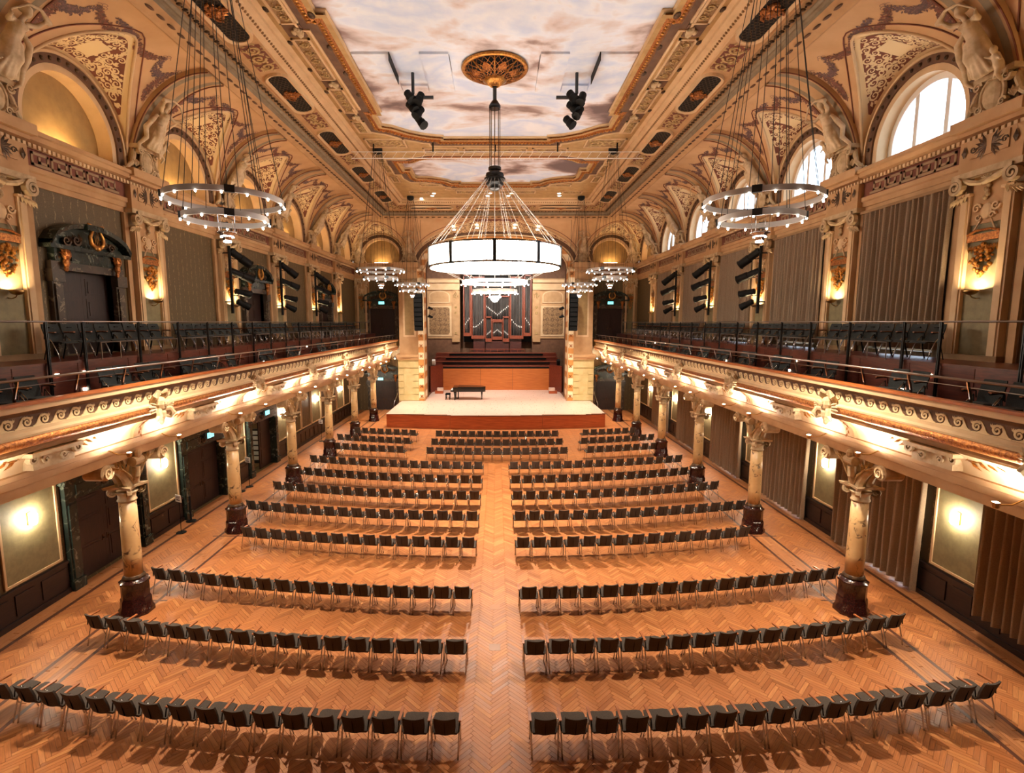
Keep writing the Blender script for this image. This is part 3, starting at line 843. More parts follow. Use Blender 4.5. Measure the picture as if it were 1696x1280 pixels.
for pl in (out1, out2):
    for prof, mat, nm in (([(0,16.95),(0,16.9),(.06,16.86),(.13,16.86)],'plaster_light','painting_frame'), ([(.13,16.86),(.16,16.76),(.3,16.68),(.42,16.72),(.44,16.75)],'gilt','gilt_frame'), ([(.44,16.742),(.74,16.742)],'paint_umber','frame_band'), ([(.74,16.745),(.74,16.70),(.82,16.70),(.82,16.75)],'plaster_light','frame_fillet')):
        mb = MB(); mb.strip([[(x,y,z) for x,y in offset_loop(pl, e)] for e, z in prof], closed=True); mb.build(nm, mat, ceiling)
    tr = tessellate_polygon([[Vector((x,y,0)) for x,y in pl]])
    mb = MB(); mb.add([(x,y,16.95) for x,y in pl], [tuple(t) for t in tr]); mb.build('ceiling_painting', 'cloud_painting', ceiling)
# gilt leaf row on the frame
mb = MB()
for pl in (out1, out2):
    lp = offset_loop(pl, .29); n = len(lp)
    for i in range(n):
        a, b = Vector(lp[i]), Vector(lp[(i+1)%n]); l = (b-a).length; k = max(1, int(l/.17))
        if a.y < 6 and b.y < 6: continue
        for q in range(k):
            p = a+(b-a)*((q+.5)/k)
            if p.y > 6: mb.ell((p.x,p.y,16.68), (.07,.07,.035), 5, 3)
tag(mb.build('gilt_leaves', 'gilt_bright', ceiling, True), None, None, None, 'stuff')
# raised relief panels of the flat field
def field_panel(cx, cy_, w, l, seed, med=False):
    z = 16.75
    m_ = MB()
    for a, b, c, d in ((-w/2,-w/2+.07,-l/2,l/2),(w/2-.07,w/2,-l/2,l/2),(-w/2,w/2,-l/2,-l/2+.07),(-w/2,w/2,l/2-.07,l/2)): m_.bx(cx+a, cx+b, cy_+c, cy_+d, z-.06, z+.01)
    p = m_.build('panel_frame', 'plaster_light', ceiling)
    m_ = MB(); m_.bx(cx-w/2+.06, cx+w/2-.06, cy_-l/2+.06, cy_+l/2-.06, z-.012, z+.01); m_.build('panel_ground', 'plaster_shade', p)
    m_ = MB()
    if l >= w: f3 = lambda u, v, d: (cx+v, cy_+u, z-.014-d)
    else: f3 = lambda u, v, d: (cx+u, cy_+v, z-.014-d)
    L_, W_ = max(l,w), min(l,w)
    acanthus(m_, f3, -L_/2+.1, L_/2-.1, -W_/2+.1, W_/2-.1, max(1, round(L_/(W_*.95))), seed=seed, d=.04, fill=1.6)
    tag(m_.build('panel_relief', 'relief_olive', p), None, None, None, 'stuff')
def shell(cx, cy_, s):
    m_ = MB()
    for k in range(7):
        a = (k-3)*.38; m_.tube([(cx, cy_, 16.70), (cx+s*.28*cos(a)*-1, cy_+.28*sin(a), 16.66)], [.03,.055], 5)
    m_.ell((cx+s*.02, cy_, 16.67), (.08,.14,.06), 8, 4); m_.build('shell_boss', 'stone_cream', ceiling, True)
    m_ = MB(); m_.bx(cx-.3, cx+.3, cy_-.35, cy_+.35, 16.72, 16.755); m_.build('shell_ground', 'paint_umber', ceiling)
for s in (-1, 1):
    for i, (yc, l) in enumerate(((12.6,3.0),(16.2,2.2),(19.6,2.9),(23.0,2.4),(25.9,1.5))): field_panel(s*6.3, yc, .62, l, 20+i)
    for yc in (14.5, 17.7, 21.35, 24.6): shell(s*6.3, yc, s)
    for i, (yc, l) in enumerate(((30.6,1.5),(32.6,1.6),(34.9,1.4))): field_panel(s*6.45, yc, .5, l, 40+i)
    field_panel(s*5.4, 38.3, 1.4, .8, 50); field_panel(s*4.3, 36.35, 1.5, .6, 52)
    field_panel(s*5.6, 28.1, 2.0, 1.3, 54)
    mb = MB()
    for k in range(9):
        mb.ell((s*5.5, 9.5+1.85*k, 16.735), (.12,.2,.03), 8, 4)
        mb.ell((s*6.73, 9.2+1.85*k, 16.735), (.08,.16,.03), 8, 4)
    tag(mb.build('band_medallions', 'bronze_dark', ceiling, True), None, None, None, 'stuff')
for cx, w in ((0,3.4),(2.9,1.9),(-2.9,1.9)): field_panel(cx, 29.3, w, .85, int(60+cx))
for cx in (-1.5, 1.5): field_panel(cx, 38.2, 2.6, .8, int(70+cx))
for cx in (-1.9, 1.9): field_panel(cx, 37.35, 3.2, .45, int(80+cx))
# strip of lowered painted panels across the big painting, with two lighting hatches
PANELS = [(-5.0,-3.72),(-2.62,-1.62),(1.62,2.62),(3.72,5.0)]
for a, b in PANELS:
    m_ = MB(); m_.bx(a, b, 19.45, 22.45, 16.87, 16.96); m_.build('ceiling_panel', 'cloud_painting', ceiling)
for sx in (-1, 1):
    m_ = MB(); m_.add([(sx*1.6,19.6,16.93),(sx*1.68,19.6,16.93),(sx*1.6,21.0,16.93)],[(0,1,2)]); m_.v=[(x,y,z-.0) for x,y,z in m_.v]; m_.build('panel_gap', 'black_metal', ceiling)
    a, b = sorted((sx*2.66, sx*3.68)); m_ = MB(); m_.bx(a, b, 21.9, 22.45, 16.87, 16.96); m_.build('hatch_panel', 'cloud_painting', ceiling)
    m_ = MB(); m_.bx(*sorted((sx*3.70,sx*3.68)), 19.45, 21.3, 16.66, 16.95); m_.build('hatch_side', 'black_metal', ceiling)
# ================================================================ cornice with key frieze on the side and end walls
def run_band(prof, mat, name, parent, s=None, x0=None, x1=None):
    """prof: (d,z) extruded along a side wall (s=-1/1) or along the end wall between x0,x1"""
    mb = MB()
    if s is not None: mb.strip([[(s*(XW-d), -4.9, z), (s*(XW-d), YE-d, z)] for d, z in prof])
    else: mb.strip([[(x0, YE-d, z), (x1, YE-d, z)] for d, z in prof])
    return mb.build(name, mat, parent)
def greek_key(mb, fm, y0, y1, z0, z1, d):
    u = .62; n = int((y1-y0)/u); h = z1-z0; t = .035
    for k in range(n):
        a = y0 + (y1-y0-n*u)/2 + k*u
        P = [(0,.12),(0,.88),(.78,.88),(.78,.34),(.36,.34),(.36,.62)]
        segs = list(zip(P, P[1:])) + [((0,.12),(1,.12))]
        for (p, q) in segs:
            ya, yb = sorted((a+p[0]*u, a+q[0]*u)); za, zb_ = sorted((z0+p[1]*h, z0+q[1]*h))
            A, B = fm(0, ya-t, za-t), fm(d, yb+t, zb_+t)
            mb.bx(min(A[0],B[0]), max(A[0],B[0]), min(A[1],B[1]), max(A[1],B[1]), A[2], B[2])
_fw = MB()
for sx in (-1, 1):
    wall_cells(_fw, min(sx*8.25,sx*13.3), max(sx*8.25,sx*13.3), -.3, 12.5, [(sx*9.75-1.085, sx*9.75+1.085, 0, 2.54), (sx*9.75-1.085, sx*9.75+1.085, 6.15, 8.78)], lambda m, a, b, c, d: m.bx(a, b, YE, YE+.9, c, d))
FRONT = tag(_fw.build('wall_front', 'wallpaper'), 'end wall with doors either side of the stage arch', None, None, 'structure')
def cornice(parent, fm, **kw):
    run_band([(0,11.15),(.06,11.15),(.06,11.3),(.1,11.32),(.1,11.46),(.15,11.5),(.15,11.62)], 'plaster', 'architrave', parent, **kw)
    run_band([(.15,11.62),(.08,11.63),(.08,12.06),(.14,12.07)], 'paint_brown', 'key_frieze', parent, **kw)
    run_band([(.14,12.07),(.14,12.2)], 'plaster_shade', 'dentil_band', parent, **kw)
    run_band([(.14,12.2),(.3,12.24),(.36,12.34),(.42,12.36),(.42,12.46),(.34,12.5),(-.1,12.56)], 'plaster', 'cornice', parent, **kw)
for s in (-1, 1):
    fm = side(s); cornice(WALL[s], fm, s=s)
    mk = MB(); md = MB()
    for i, y in enumerate([Y1-BAY]+YC): greek_key(mk, lambda d, yy, z: fm(d+.08, yy, z), y+.85, y+BAY-.85, 11.66, 12.03, .02)
    yy = 5.0
    while yy < YE-.3:
        A, B = fm(.14, yy, 12.08), fm(.2, yy+.09, 12.18); md.bx(min(A[0],B[0]), max(A[0],B[0]), yy, yy+.09, 12.08, 12.18); yy += .15
    tag(mk.build('greek_key', 'key_paint', WALL[s]), None, None, None, 'stuff'); tag(md.build('dentils', 'plaster_light', WALL[s]), None, None, None, 'stuff')
for sx in (-1, 1):
    cornice(FRONT, endw(), x0=sx*6.4, x1=sx*12.1)
    mk = MB(); greek_key(mk, lambda d, yy, z: endw()(d+.08, yy, z), min(sx*8.3,sx*11.5), max(sx*8.3,sx*11.5), 11.66, 12.03, .02); tag(mk.build('greek_key', 'key_paint', FRONT), None, None, None, 'stuff')

# ================================================================ pilaster of the upper storey (local: x into hall, y along wall, z world)
def pilaster_proto():
    e = empty('pilaster')
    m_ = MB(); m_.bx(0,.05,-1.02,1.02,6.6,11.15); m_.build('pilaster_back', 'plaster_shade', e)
    for a, b in ((-1.0,-.82),(.82,1.0)): m_ = MB(); m_.bx(.05,.11,a,b,6.6,11.15); m_.build('outer_strip', 'plaster', e)
    for a, b in ((-.70,-.44),(.44,.70)):
        m_ = MB(); m_.bx(.05,.22,a,b,6.6,10.72); m_.bx(.22,.25,a+.05,b-.05,6.75,10.6); m_.bx(.0,.28,a-.03,b+.03,10.72,10.78); m_.build('side_strip', 'plaster_light', e, fix=True)
    m_ = MB(); m_.bx(.05,.13,-.44,.44,6.6,11.3); m_.build('inner_panel', 'panel_sage', e)
    m_ = MB(); m_.bx(.12,.16,-.44,.44,10.0,11.3); m_.build('upper_panel', 'plaster', e)
    # capital: side volutes, ribbons and hanging leaves
    m_ = MB()
    for sg in (-1, 1):
        f3 = lambda u, v, d: (.26+d, sg*.74+u, 10.98+v)
        m_.spiral((0,0), .2, 1.9, .09, f3, n=24, sgn=sg, a0=PI/2, depth=.14)
        m_.ell((.34, sg*.74, 10.98), .05, 6, 4)
        m_.tube([(.3, sg*.62, 11.15), (.34, sg*.3, 11.0), (.34, 0, 10.93)], [.05,.07,.05], 6)
        for k in range(5): leaf2(m_, lambda u, v, d: (.24+d, u, v), sg*(.55+.06*k), 10.86-.03*k, -PI/2+sg*.2*k, .3, .12, .08)
    for k in range(9): leaf2(m_, lambda u, v, d: (.2+d, u, v), 0, 11.02, PI/2+(k-4)*.36, .3, .12, .07)
    for k in range(6): m_.ell((.22, .04*sin(k*2.2), 10.95-.07*k), .055, 6, 4)
    m_.bx(.05,.34,-.92,.92,11.15,11.3); m_.build('capital', 'stone_cream', e)
    # frieze block with palmette panel
    m_ = MB(); m_.bx(0,.27,-.82,.82,11.3,12.07); m_.bx(.27,.30,-.5,.5,11.6,12.02); m_.bx(0,.34,-.86,.86,12.2,12.3); m_.bx(0,.5,-.92,.92,12.3,12.56); m_.build('frieze_block', 'plaster', e)
    m_ = MB(); f3 = lambda u, v, d: (.30+d, u, v)
    for sg in (-1, 1):
        for k in range(7): leaf2(m_, f3, sg*.06, 11.81, (0 if sg > 0 else PI)+(k-3)*.38, .34, .1, .02)
        m_.spiral((sg*.4, 11.81), .09, 1.3, .03, f3, n=10, sgn=sg, depth=.02)
        leaf2(m_, f3, sg*.66, 11.66, PI/2, .3, .14, .03)
    m_.build('palmette', 'bronze_dark', e)
    # shield, gilt band and fruit cluster
    m_ = MB(); f3 = lambda u, v, d: (.16+d, u, v)
    m_.ell((.18,0,10.28), (.05,.16,.2), 10, 5)
    for sg in (-1, 1):
        m_.spiral((sg*.25,10.38), .12, 1.4, .05, f3, n=12, sgn=-sg, depth=.06); m_.spiral((sg*.18,10.16), .09, 1.2, .04, f3, n=10, sgn=sg, depth=.06)
        m_.tube([(.18, sg*.12, 10.1), (.2, sg*.3, 9.8)], .02, 5)
    m_.build('shield', 'plaster_light', e)
    m_ = MB(); m_.bx(.12,.2,-.44,.44,9.58,9.76); m_.tube([(.2,-.44,9.76),(.22,-.2,9.84),(.22,.2,9.84),(.2,.44,9.76)], .03, 6); m_.build('gilt_band', 'gilt', e)
    m_ = MB(); rnd = random.Random(5)
    for k in range(52):
        t = k/52; w = .28*sin(PI*min(1,(t*.9+.12)))
        m_.ell((.16+rnd.uniform(0,.07), rnd.uniform(-w,w), 9.5-.78*t), rnd.uniform(.035,.06), 6, 4)
    for k in range(14): leaf2(m_, f3, (-.36+.72*k/13), 9.5, -PI/2+.2*(k%3-1), .2, .09, .05)
    m_.build('fruit_cluster', 'gilt_bright', e)
    m_ = MB(); m_.bx(0,.26,-.75,.75,6.58,6.8); m_.build('pilaster_base', 'plaster_shade', e)
    return e
PIL = pilaster_proto(); first = True
def place_pil(parent, loc, rot):
    global first
    if first: o = PIL; o.parent = parent; o.location = loc; o.rotation_euler = (0,0,rot); first = False
    else: o = dup(PIL, loc, rot, parent)
    return o
for s in (-1, 1):
    for y in YC: place_pil(WALL[s], (s*XW, y, 0), 0 if s < 0 else PI)
for sx in (-1, 1): 
    o = place_pil(FRONT, (sx*11.45, YE, 0), -PI/2); o.scale = (1,.62,1)

# ---------------------------------------------------------------- uplight lamps on the pilasters
def uplight(s, i, y):
    side_ = SIDE[s]
    e = empty('uplight_lamp', (s*(XW-.16), y, 8.34), 0 if s < 0 else PI)
    tag(e, f'brass bowl uplight on the {ORD[5-i]} pilaster from the stage, {side_} gallery wall', 'wall lamp', 'gallery uplights')
    return e
UP0 = None
def fill_uplight(e):
    m_ = MB(); m_.tube([(-.03,0,-.14),(.05,0,-.16),(.16,.0,-.12),(.2,0,-.06)], .014, 6); m_.build('lamp_arm', 'brass', e)
    m_ = MB(); m_.lathe([(.02,-.07),(.1,-.05),(.15,.0),(.17,.05),(.155,.05),(.135,.0),(.09,-.035),(.0,-.05)], 14, (.2,0,0), closed=False); m_.build('lamp_bowl', 'brass', e, True)
    m_ = MB(); m_.lathe([(.0,-.02),(.11,-.015),(.12,.02),(.0,.03)], 12, (.2,0,0), closed=False); m_.build('lamp_bulb', 'glow_uplight', e)
for s in (-1, 1):
    for i, y in enumerate(YC):
        e = uplight(s, i, y)
        if UP0 is None: fill_uplight(e); UP0 = e
        else:
            for c in kids(UP0):
                c2 = c.copy(); COL.objects.link(c2); c2.parent = e

# ================================================================ lower storey: wainscot, lamp panels, sconces
def wainscot(parent, s, y0, y1):
    fm = side(s); m_ = MB()
    a, b = sorted((s*XW, s*(XW-.06))); m_.bx(a, b, y0, y1, 0, .9); a, b = sorted((s*XW, s*(XW-.1))); m_.bx(a, b, y0, y1, .86, .94); m_.bx(a, b, y0, y1, 0, .14)
    m_.build('wainscot', 'wainscot_wood', parent)
    n = max(1, round((y1-y0)/.75)); w = (y1-y0)/n
    for k in range(n):
        m_ = MB(); a, b = sorted((s*(XW-.06), s*(XW-.085))); m_.bx(a, b, y0+k*w+.1, y0+(k+1)*w-.1, .24, .76); m_.build('wainscot_panel', 'wainscot_wood', parent)
def framed(parent, s, y0, y1, z0, z1, mat, nm):
    m_ = MB(); a, b = sorted((s*XW, s*(XW-.015))); m_.bx(a, b, y0, y1, z0, z1); p = m_.build(nm, mat, parent)
    m_ = MB(); a, b = sorted((s*(XW-.005), s*(XW-.05))); t = .06
    m_.bx(a,b,y0,y1,z0,z0+t); m_.bx(a,b,y0,y1,z1-t,z1); m_.bx(a,b,y0,y0+t,z0+t,z1-t); m_.bx(a,b,y1-t,y1,z0+t,z1-t); m_.build('panel_moulding', 'plaster_light', p)
YCX = [Y1-BAY]+YC
for s in (-1, 1):
    w = WALL[s]
    for i, y in enumerate(YCX):
        hw = .92 if s < 0 else .78
        framed(w, s, y-hw+.06, y+hw-.06, 1.0, 3.75, 'panel_sage', 'lamp_panel'); 
    for i in range(-1, NB):
        ym = Y1+BAY*(i+.5); a, b = ym-BAY/2, ym+BAY/2
        if s < 0 and i in LOW_DOORS:
            wainscot(w, s, a, ym-1.72); wainscot(w, s, ym+1.72, b)
        else: 
            b2 = min(b, YE-.05); 
            if s > 0 and i in WIN_BAYS: wainscot(w, s, a, ym-1.62); wainscot(w, s, ym+1.62, b)
            else: wainscot(w, s, a, b2)
            if s < 0 and i >= 3: framed(w, s, a+1.0, ym+(.0 if i == 5 else 0)-.06, 1.0, 3.75, 'wallpaper', 'wall_panel'); framed(w, s, ym+.06, min(b-1.0, YE-.1), 1.0, 3.75, 'wallpaper', 'wall_panel')
            if s > 0 and i == 5: framed(w, s, a+1.0, YE-.4, 1.0, 3.75, 'wallpaper', 'wall_panel')
    m_ = MB(); a, b = sorted((s*XW, s*(XW-.09))); m_.bx(a, b, 4, YE, 3.86, 4.2); m_.build('trim_band', 'plaster', w)
def sconce(s, i, y, src=None):
    e = empty('wall_sconce', (s*(XW-.03), y, 2.55), 0 if s < 0 else PI)
    which = 'nearest the rear of the hall' if i == 0 else f'on the {ORD[5-i]} panel from the stage'
    tag(e, f'glowing wall sconce under the {SIDE[s]} balcony, {which}', 'wall lamp', 'sconces under the balconies')
    if src is None:
        m_ = MB(); m_.bx(-.02,.03,-.06,.06,-.16,.16); m_.build('back_plate', 'brass', e)
        m_ = MB(); m_.lathe([(.05,-.16),(.085,-.1),(.09,.1),(.05,.16)], 12, (.11,0,0)); m_.build('lamp_glass', 'glow_sconce', e, True)
        m_ = MB(); m_.bx(.0,.12,-.02,.02,-.02,.02); m_.build('lamp_arm', 'brass', e)
    else:
        for c in kids(src): c2 = c.copy(); COL.objects.link(c2); c2.parent = e
    return e
src = None
for s in (-1, 1):
    for i, y in enumerate(YC):
        o = sconce(s, i, y, src); src = src or o

# ================================================================ doors
def door_common(e, hw, h, panels=3):
    """two leaves, local x into hall, opening in the wall"""
    for sg in (-1, 1):
        m_ = MB(); a, b = sorted((sg*.001, sg*(hw+.005))); m_.bx(-.22,-.16, a, b, 0, h); lf = m_.build('door_leaf', 'door_wood', e)
        zs = [.2, .2+(h-.4)*.36, .2+(h-.4)*.42, h-.75, h-.66, h-.16]
        for z0, z1 in ((zs[0],zs[1]),(zs[2],zs[3]),(zs[4],zs[5])):
            m_ = MB(); a2, b2 = a+.14, b-.14; m_.bx(-.165,-.15,a2,b2,z0,z1); m_.bx(-.155,-.135,a2+.08,b2-.08,z0+.08,z1-.08); m_.build('door_panel', 'door_wood', lf)
        m_ = MB(); m_.tube([(-.15,sg*.09,h*.36),(-.09,sg*.09,h*.36),(-.09,sg*.2,h*.355)], .013, 6); m_.bx(-.16,-.145,sg*.09-.02,sg*.09+.02,h*.36-.09,h*.36+.09); m_.build('door_handle', 'bronze_dark', lf)
def low_door(parent_name, s, ym, exit_sign=True, open_leaf=False, idx=1):
    e = empty(f'door_{idx}', (s*XW, ym, 0), 0 if s < 0 else PI); e['kind'] = 'structure'; e['label'] = 'dark double door in a green black marble frame under the left balcony'
    hw, h = 1.3, 2.6
    m_ = MB()
    for sg in (-1, 1):
        a, b = sorted((sg*hw, sg*(hw+.38))); m_.bx(-.3,.14,a,b,0,h); m_.bx(.14,.18,a+.06,b-.06,.35,h-.1); m_.bx(-.02,.2,a-.02,b+.02,0,.3)
    m_.bx(-.3,.14,-hw-.38,hw+.38,h,h+.5); m_.bx(.0,.24,-hw-.46,hw+.46,h+.5,h+.62); m_.bx(.14,.17,-hw,hw,h+.1,h+.4)
    m_.build('marble_frame', 'marble_dark', e)
    m_ = MB(); f3 = lambda u, v, d: (.17+d, u, v)
    for sg in (-1, 1):
        m_.spiral((sg*.25,h+.25), .13, 1.5, .05, f3, n=12, sgn=sg, depth=.05)
        for k in range(4): leaf2(m_, f3, sg*.35, h+.25, (0 if sg > 0 else PI)+(k-1.5)*.3, .3, .1, .04)
    m_.build('frame_carving', 'bronze_dark', e)
    if not open_leaf: door_common(e, hw, h)
    else:
        m_ = MB(); m_.bx(-.22,-.16,-.0,hw,0,h); lf = m_.build('door_leaf', 'door_wood', e)
        for z0, z1 in ((.2,1.0),(1.12,1.9),(2.0,2.48)):
            m_ = MB(); m_.bx(-.165,-.14,.16,hw-.16,z0,z1); m_.build('door_panel', 'door_wood', lf)
        m_ = MB(); m_.bx(-1.5,-.22,-hw-.06,-hw,0,h); m_.build('door_leaf', 'door_wood', e)
        m_ = MB(); m_.bx(-2.4,-2.3,-2.2,1.5,-.02,3.4); m_.bx(-2.4,-.5,-2.3,-2.2,-.02,3.4); m_.bx(-2.4,-.5,1.5,1.6,-.02,3.4); m_.bx(-2.4,-.5,-2.3,1.6,3.3,3.4); m_.bx(-2.4,-.5,-2.3,1.6,-.1,-.02); m_.build('lobby_wall', 'plaster_shade', e); m_ = MB(); m_.bx(-1.6,-1.2,-1.5,-.9,3.22,3.28); m_.build('lobby_lamp', 'glow_step', e)
    return e
nd = 0
for i in LOW_DOORS:
    nd += 1; low_door(None, -1, YMID[i], idx=nd, open_leaf=(i == 2))
def lyre(m_, f3, cx, cz, k=1.0):
    for sg in (-1, 1):
        pts = [(cx+sg*.05*k, cz), (cx+sg*.2*k, cz+.1*k), (cx+sg*.22*k, cz+.26*k), (cx+sg*.12*k, cz+.42*k), (cx+sg*.16*k, cz+.56*k), (cx+sg*.26*k, cz+.58*k)]
        m_.tube([f3(u, v, .04) for u, v in pts], [.06*k,.055*k,.05*k,.04*k,.035*k,.03*k], 6)
    m_.tube([f3(cx-.18*k, cz+.44*k, .04), f3(cx+.18*k, cz+.44*k, .04)], .022*k, 5)
    for q in (-.06,0,.06): m_.tube([f3(cx+q*k, cz+.02*k, .04), f3(cx+q*k, cz+.44*k, .04)], .008*k, 4)
    m_.ell(f3(cx, cz, .04), .08*k, 8, 4)
def up_door(loc, rot, idx, label, z0=6.7):
    e = empty(f'door_{idx}', loc, rot); e['kind'] = 'structure'; e['label'] = label
    hw, h = 1.03, 2.35
    m_ = MB()
    for sg in (-1, 1):
        a, b = sorted((sg*hw, sg*(hw+.34))); m_.bx(-.28,.14,a,b,0,h); m_.bx(.14,.19,a+.05,b-.05,.3,h-.4); a, b = sorted((sg*(hw-.02), sg*(hw+.4))); m_.bx(0,.22,a,b,h-.34,h)
    m_.bx(-.28,.16,-hw-.34,hw+.34,h,h+.22); m_.build('marble_frame', 'marble_brown', e)
    m_ = MB(); m_.bx(0,.2,-hw-.25,hw+.25,h+.22,h+.55); m_.bx(.2,.24,-.75,.75,h+.27,h+.5); m_.bx(0,.34,-hw-.5,hw+.5,h+.55,h+.66)
    N = 16; W2, H2 = hw+.48, .62
    rows = []
    for k in range(N+1):
        t = -1+2*k/N; u = W2*t; zt = h+.66+H2*(1-t*t)**.6*(1-.05)
        if abs(t) < .0: continue
        rows.append([(0,u,zt-.02),(.36,u,zt-.02),(.4,u,zt+.1),(0,u,zt+.12)])
    m_.strip(rows[:7], closed=True); m_.strip(rows[-7:], closed=True)
    m_.prism([(W2*(-1+2*k/N)*.97, h+.62+(H2*.97)*(1-(-1+2*k/N)**2)**.6) for k in range(N+1)], lambda u, v: (0,u,v), lambda u, v: (.14,u,v))
    m_.bx(0,.42,-.3,.3,h+.66+H2*.86,h+.66+H2*1.12)
    m_.build('pediment', 'marble_dark', e, fix=True)
    m_ = MB(); f3 = lambda u, v, d: (.16+d, u, v)
    lyre(m_, lambda u, v, d: (.3+d, u, v), .12, h+.72, 1.15)
    m_.build('lyre', 'gilt_bright', e, True)
    m_ = MB()
    for sg in (-1, 1):
        for k in range(8): leaf2(m_, f3, sg*(.25+.08*k), h+.78, (PI/2-.6*sg) + sg*(-.3)*((k%3)-1), .32-.02*k, .13, .08)
        for k in range(2): m_.spiral((sg*(.5+.35*k), h+.86-.05*k), .15, 1.4, .06, f3, n=12, sgn=sg, depth=.08)
    m_.build('pediment_carving', 'bronze_dark', e)
    m_ = MB()
    for sg in (-1, 1):
        c = sg*(hw-.05)
        m_.ell((.28,c,h+.42), (.1,.14,.17), 8, 5); m_.ell((.34,c,h+.46), (.06,.07,.06), 6, 4); m_.ell((.26,c,h+.2), (.08,.1,.14), 8, 5); m_.ell((.25,c,h+.04), (.06,.07,.1), 6, 4)
        for k in range(7): leaf2(m_, lambda u, v, d: (.26+d,u,v), c, h+.45, PI*k/6, .22, .09, .05)
    m_.build('mask_console', 'gilt', e)
    door_common(e, hw, h)
    return e
for i in UP_DOORS:
    nd += 1; up_door((-XW, YMID[i], 6.7), 0, nd, 'dark gallery door under a carved pediment with a gilded lyre, left wall')
for sx in (-1, 1):
    nd += 1; e = up_door((sx*9.75, YE, 6.15), -PI/2, nd, f'dark gallery end door with lyre pediment {SIDE[sx]} of the stage')
    e.scale = (1, 1.05, 1.12)
    nd += 1; e = up_door((sx*9.75, YE, 0), -PI/2, nd, f'dark hall door with carved pediment {SIDE[sx]} of the stage'); e.scale = (1,1.05,1.08)
# doors need openings in the end wall: a dark reveal box set just behind the leaves closes them

# ================================================================ exit signs
def exit_sign(loc, rot, label):
    e = empty('exit_sign', loc, rot); tag(e, label, 'exit sign', 'green exit signs')
    m_ = MB(); m_.bx(-.02,.05,-.26,.26,-.13,.13); m_.build('sign_case', 'dark_steel', e)
    m_ = MB(); m_.bx(.05,.056,-.24,.24,-.11,.11); m_.build('sign_face', 'glow_exit', e)
    m_ = MB()   # running figure and arrow
    m_.box((.058,-.12,.055), (.004,.04,.04)); m_.box((.058,-.11,0), (.004,.035,.08), rx(.3)); m_.box((.058,-.15,-.05), (.004,.03,.07), rx(.7)); m_.box((.058,-.07,-.055), (.004,.03,.07), rx(-.5)); m_.box((.058,-.06,.02), (.004,.07,.02), rx(.4))
    m_.box((.058,.08,0), (.004,.12,.025)); m_.add([(.06,.12,.05),(.06,.18,0),(.06,.12,-.05)], [(0,1,2)]); m_.build('sign_pictogram', 'white_paint', e)
exit_sign((-XW+.26, YMID[1]+.1, 2.98), 0, 'green exit sign over the middle door on the left')
exit_sign((-XW+.26, YMID[2]+.1, 2.98), 0, 'green exit sign over the half open door on the left')
for sx in (-1, 1):
    exit_sign((sx*9.75, YE-.3, 9.25), -PI/2, f'green exit sign above the gallery door {SIDE[sx]} of the stage')
exit_sign((-10.0, YE-.3, 2.75), -PI/2, 'green exit sign over the hall door left of the stage')

# ================================================================ curtains and windows on the right wall
def curtain(name, s, y0, y1, z0, z1, label, folds, d=.22, gap=None, seed=0, wav=0.0):
    rnd = random.Random(seed); n = folds*8; rows = []
    ph = [rnd.uniform(.8,1.2) for _ in range(folds+1)]
    Z = [0,.06,.3,.6,.85,1.0]
    def col(u):
        y = y0+(y1-y0)*u
        out = []
        for t in Z:
            amp = (.08+.05*t)*min(1, d/.17); q = u*folds
            w = sin(2*PI*q)*amp*ph[int(q) % (folds+1)] + .02*sin(2*PI*q*.37+3*t+seed)
            out.append((s*(XW-d-w), y+.03*sin(q*1.7+2*t), z1-(z1-z0+wav*.1*sin(q))*t))
        return out
    e = empty(name, (0,0,0)); tag(e, label, 'curtain', 'curtains on the right wall')
    halves = [(0,1)] if gap is None else [(0,gap-.0025),(gap+.0025,1)]
    for a, b in halves:
        m_ = MB(); k = int(n*(b-a)); m_.strip([col(a+(b-a)*i/k) for i in range(k+1)]); o = m_.build('curtain_panel', 'curtain', e, True)
    m_ = MB(); m_.bx(*sorted((s*(XW-d-.08), s*(XW-d+.06))), y0-.05, y1+.05, z1-.01, z1+.07); m_.build('curtain_track', 'plaster_shade', e)
    return e
nw = 5
for i in WIN_BAYS:
    ym = YMID[i]
    for z0, z1, nm in ((6.78,11.0,'tall gallery window behind a curtain'), (.12,3.6,'hall window behind a curtain')):
        nw += 1; e = empty(f'window_{nw}', (XW+.3, ym, 0)); e['kind'] = 'structure'; e['label'] = nm
        m_ = MB(); t = .07
        m_.bx(-.05,.05,-1.3,-1.3+t,z0,z1); m_.bx(-.05,.05,1.3-t,1.3,z0,z1); m_.bx(-.05,.05,-1.3,1.3,z0,z0+t); m_.bx(-.05,.05,-1.3,1.3,z1-t,z1); m_.bx(-.05,.05,-.04,.04,z0,z1); m_.build('window_frame', 'white_paint', e)
        for a, b in ((-1.23,-.04),(.04,1.23)): m_ = MB(); m_.add([(0,a,z0+t),(0,b,z0+t),(0,b,z1-t),(0,a,z1-t)], [(0,1,2,3)]); m_.build('pane', 'window_glass', e)
    o_ = ORD[4-i]
    curtain('curtain', 1, ym-1.72, ym+1.7, 6.86 if i < 3 else 6.8, 11.08, f'pleated taupe curtain in the gallery, {o_} gallery window from the stage on the right', 16, d=.15, gap=(.52 if i == 0 else None), seed=i)
    curtain('curtain', 1, ym-1.85, ym+(2.0 if i == 0 else 1.85), .07, 3.95, f'floor length taupe curtain under the right balcony, {o_} hall window from the stage', 13, d=.2, seed=10+i)
curtain('curtain', 1, Y1-BAY+.9, Y1-.82, .45, 3.95, 'taupe curtain ending above the wainscot under the right balcony, rearmost of the row', 16, d=.2, seed=31)
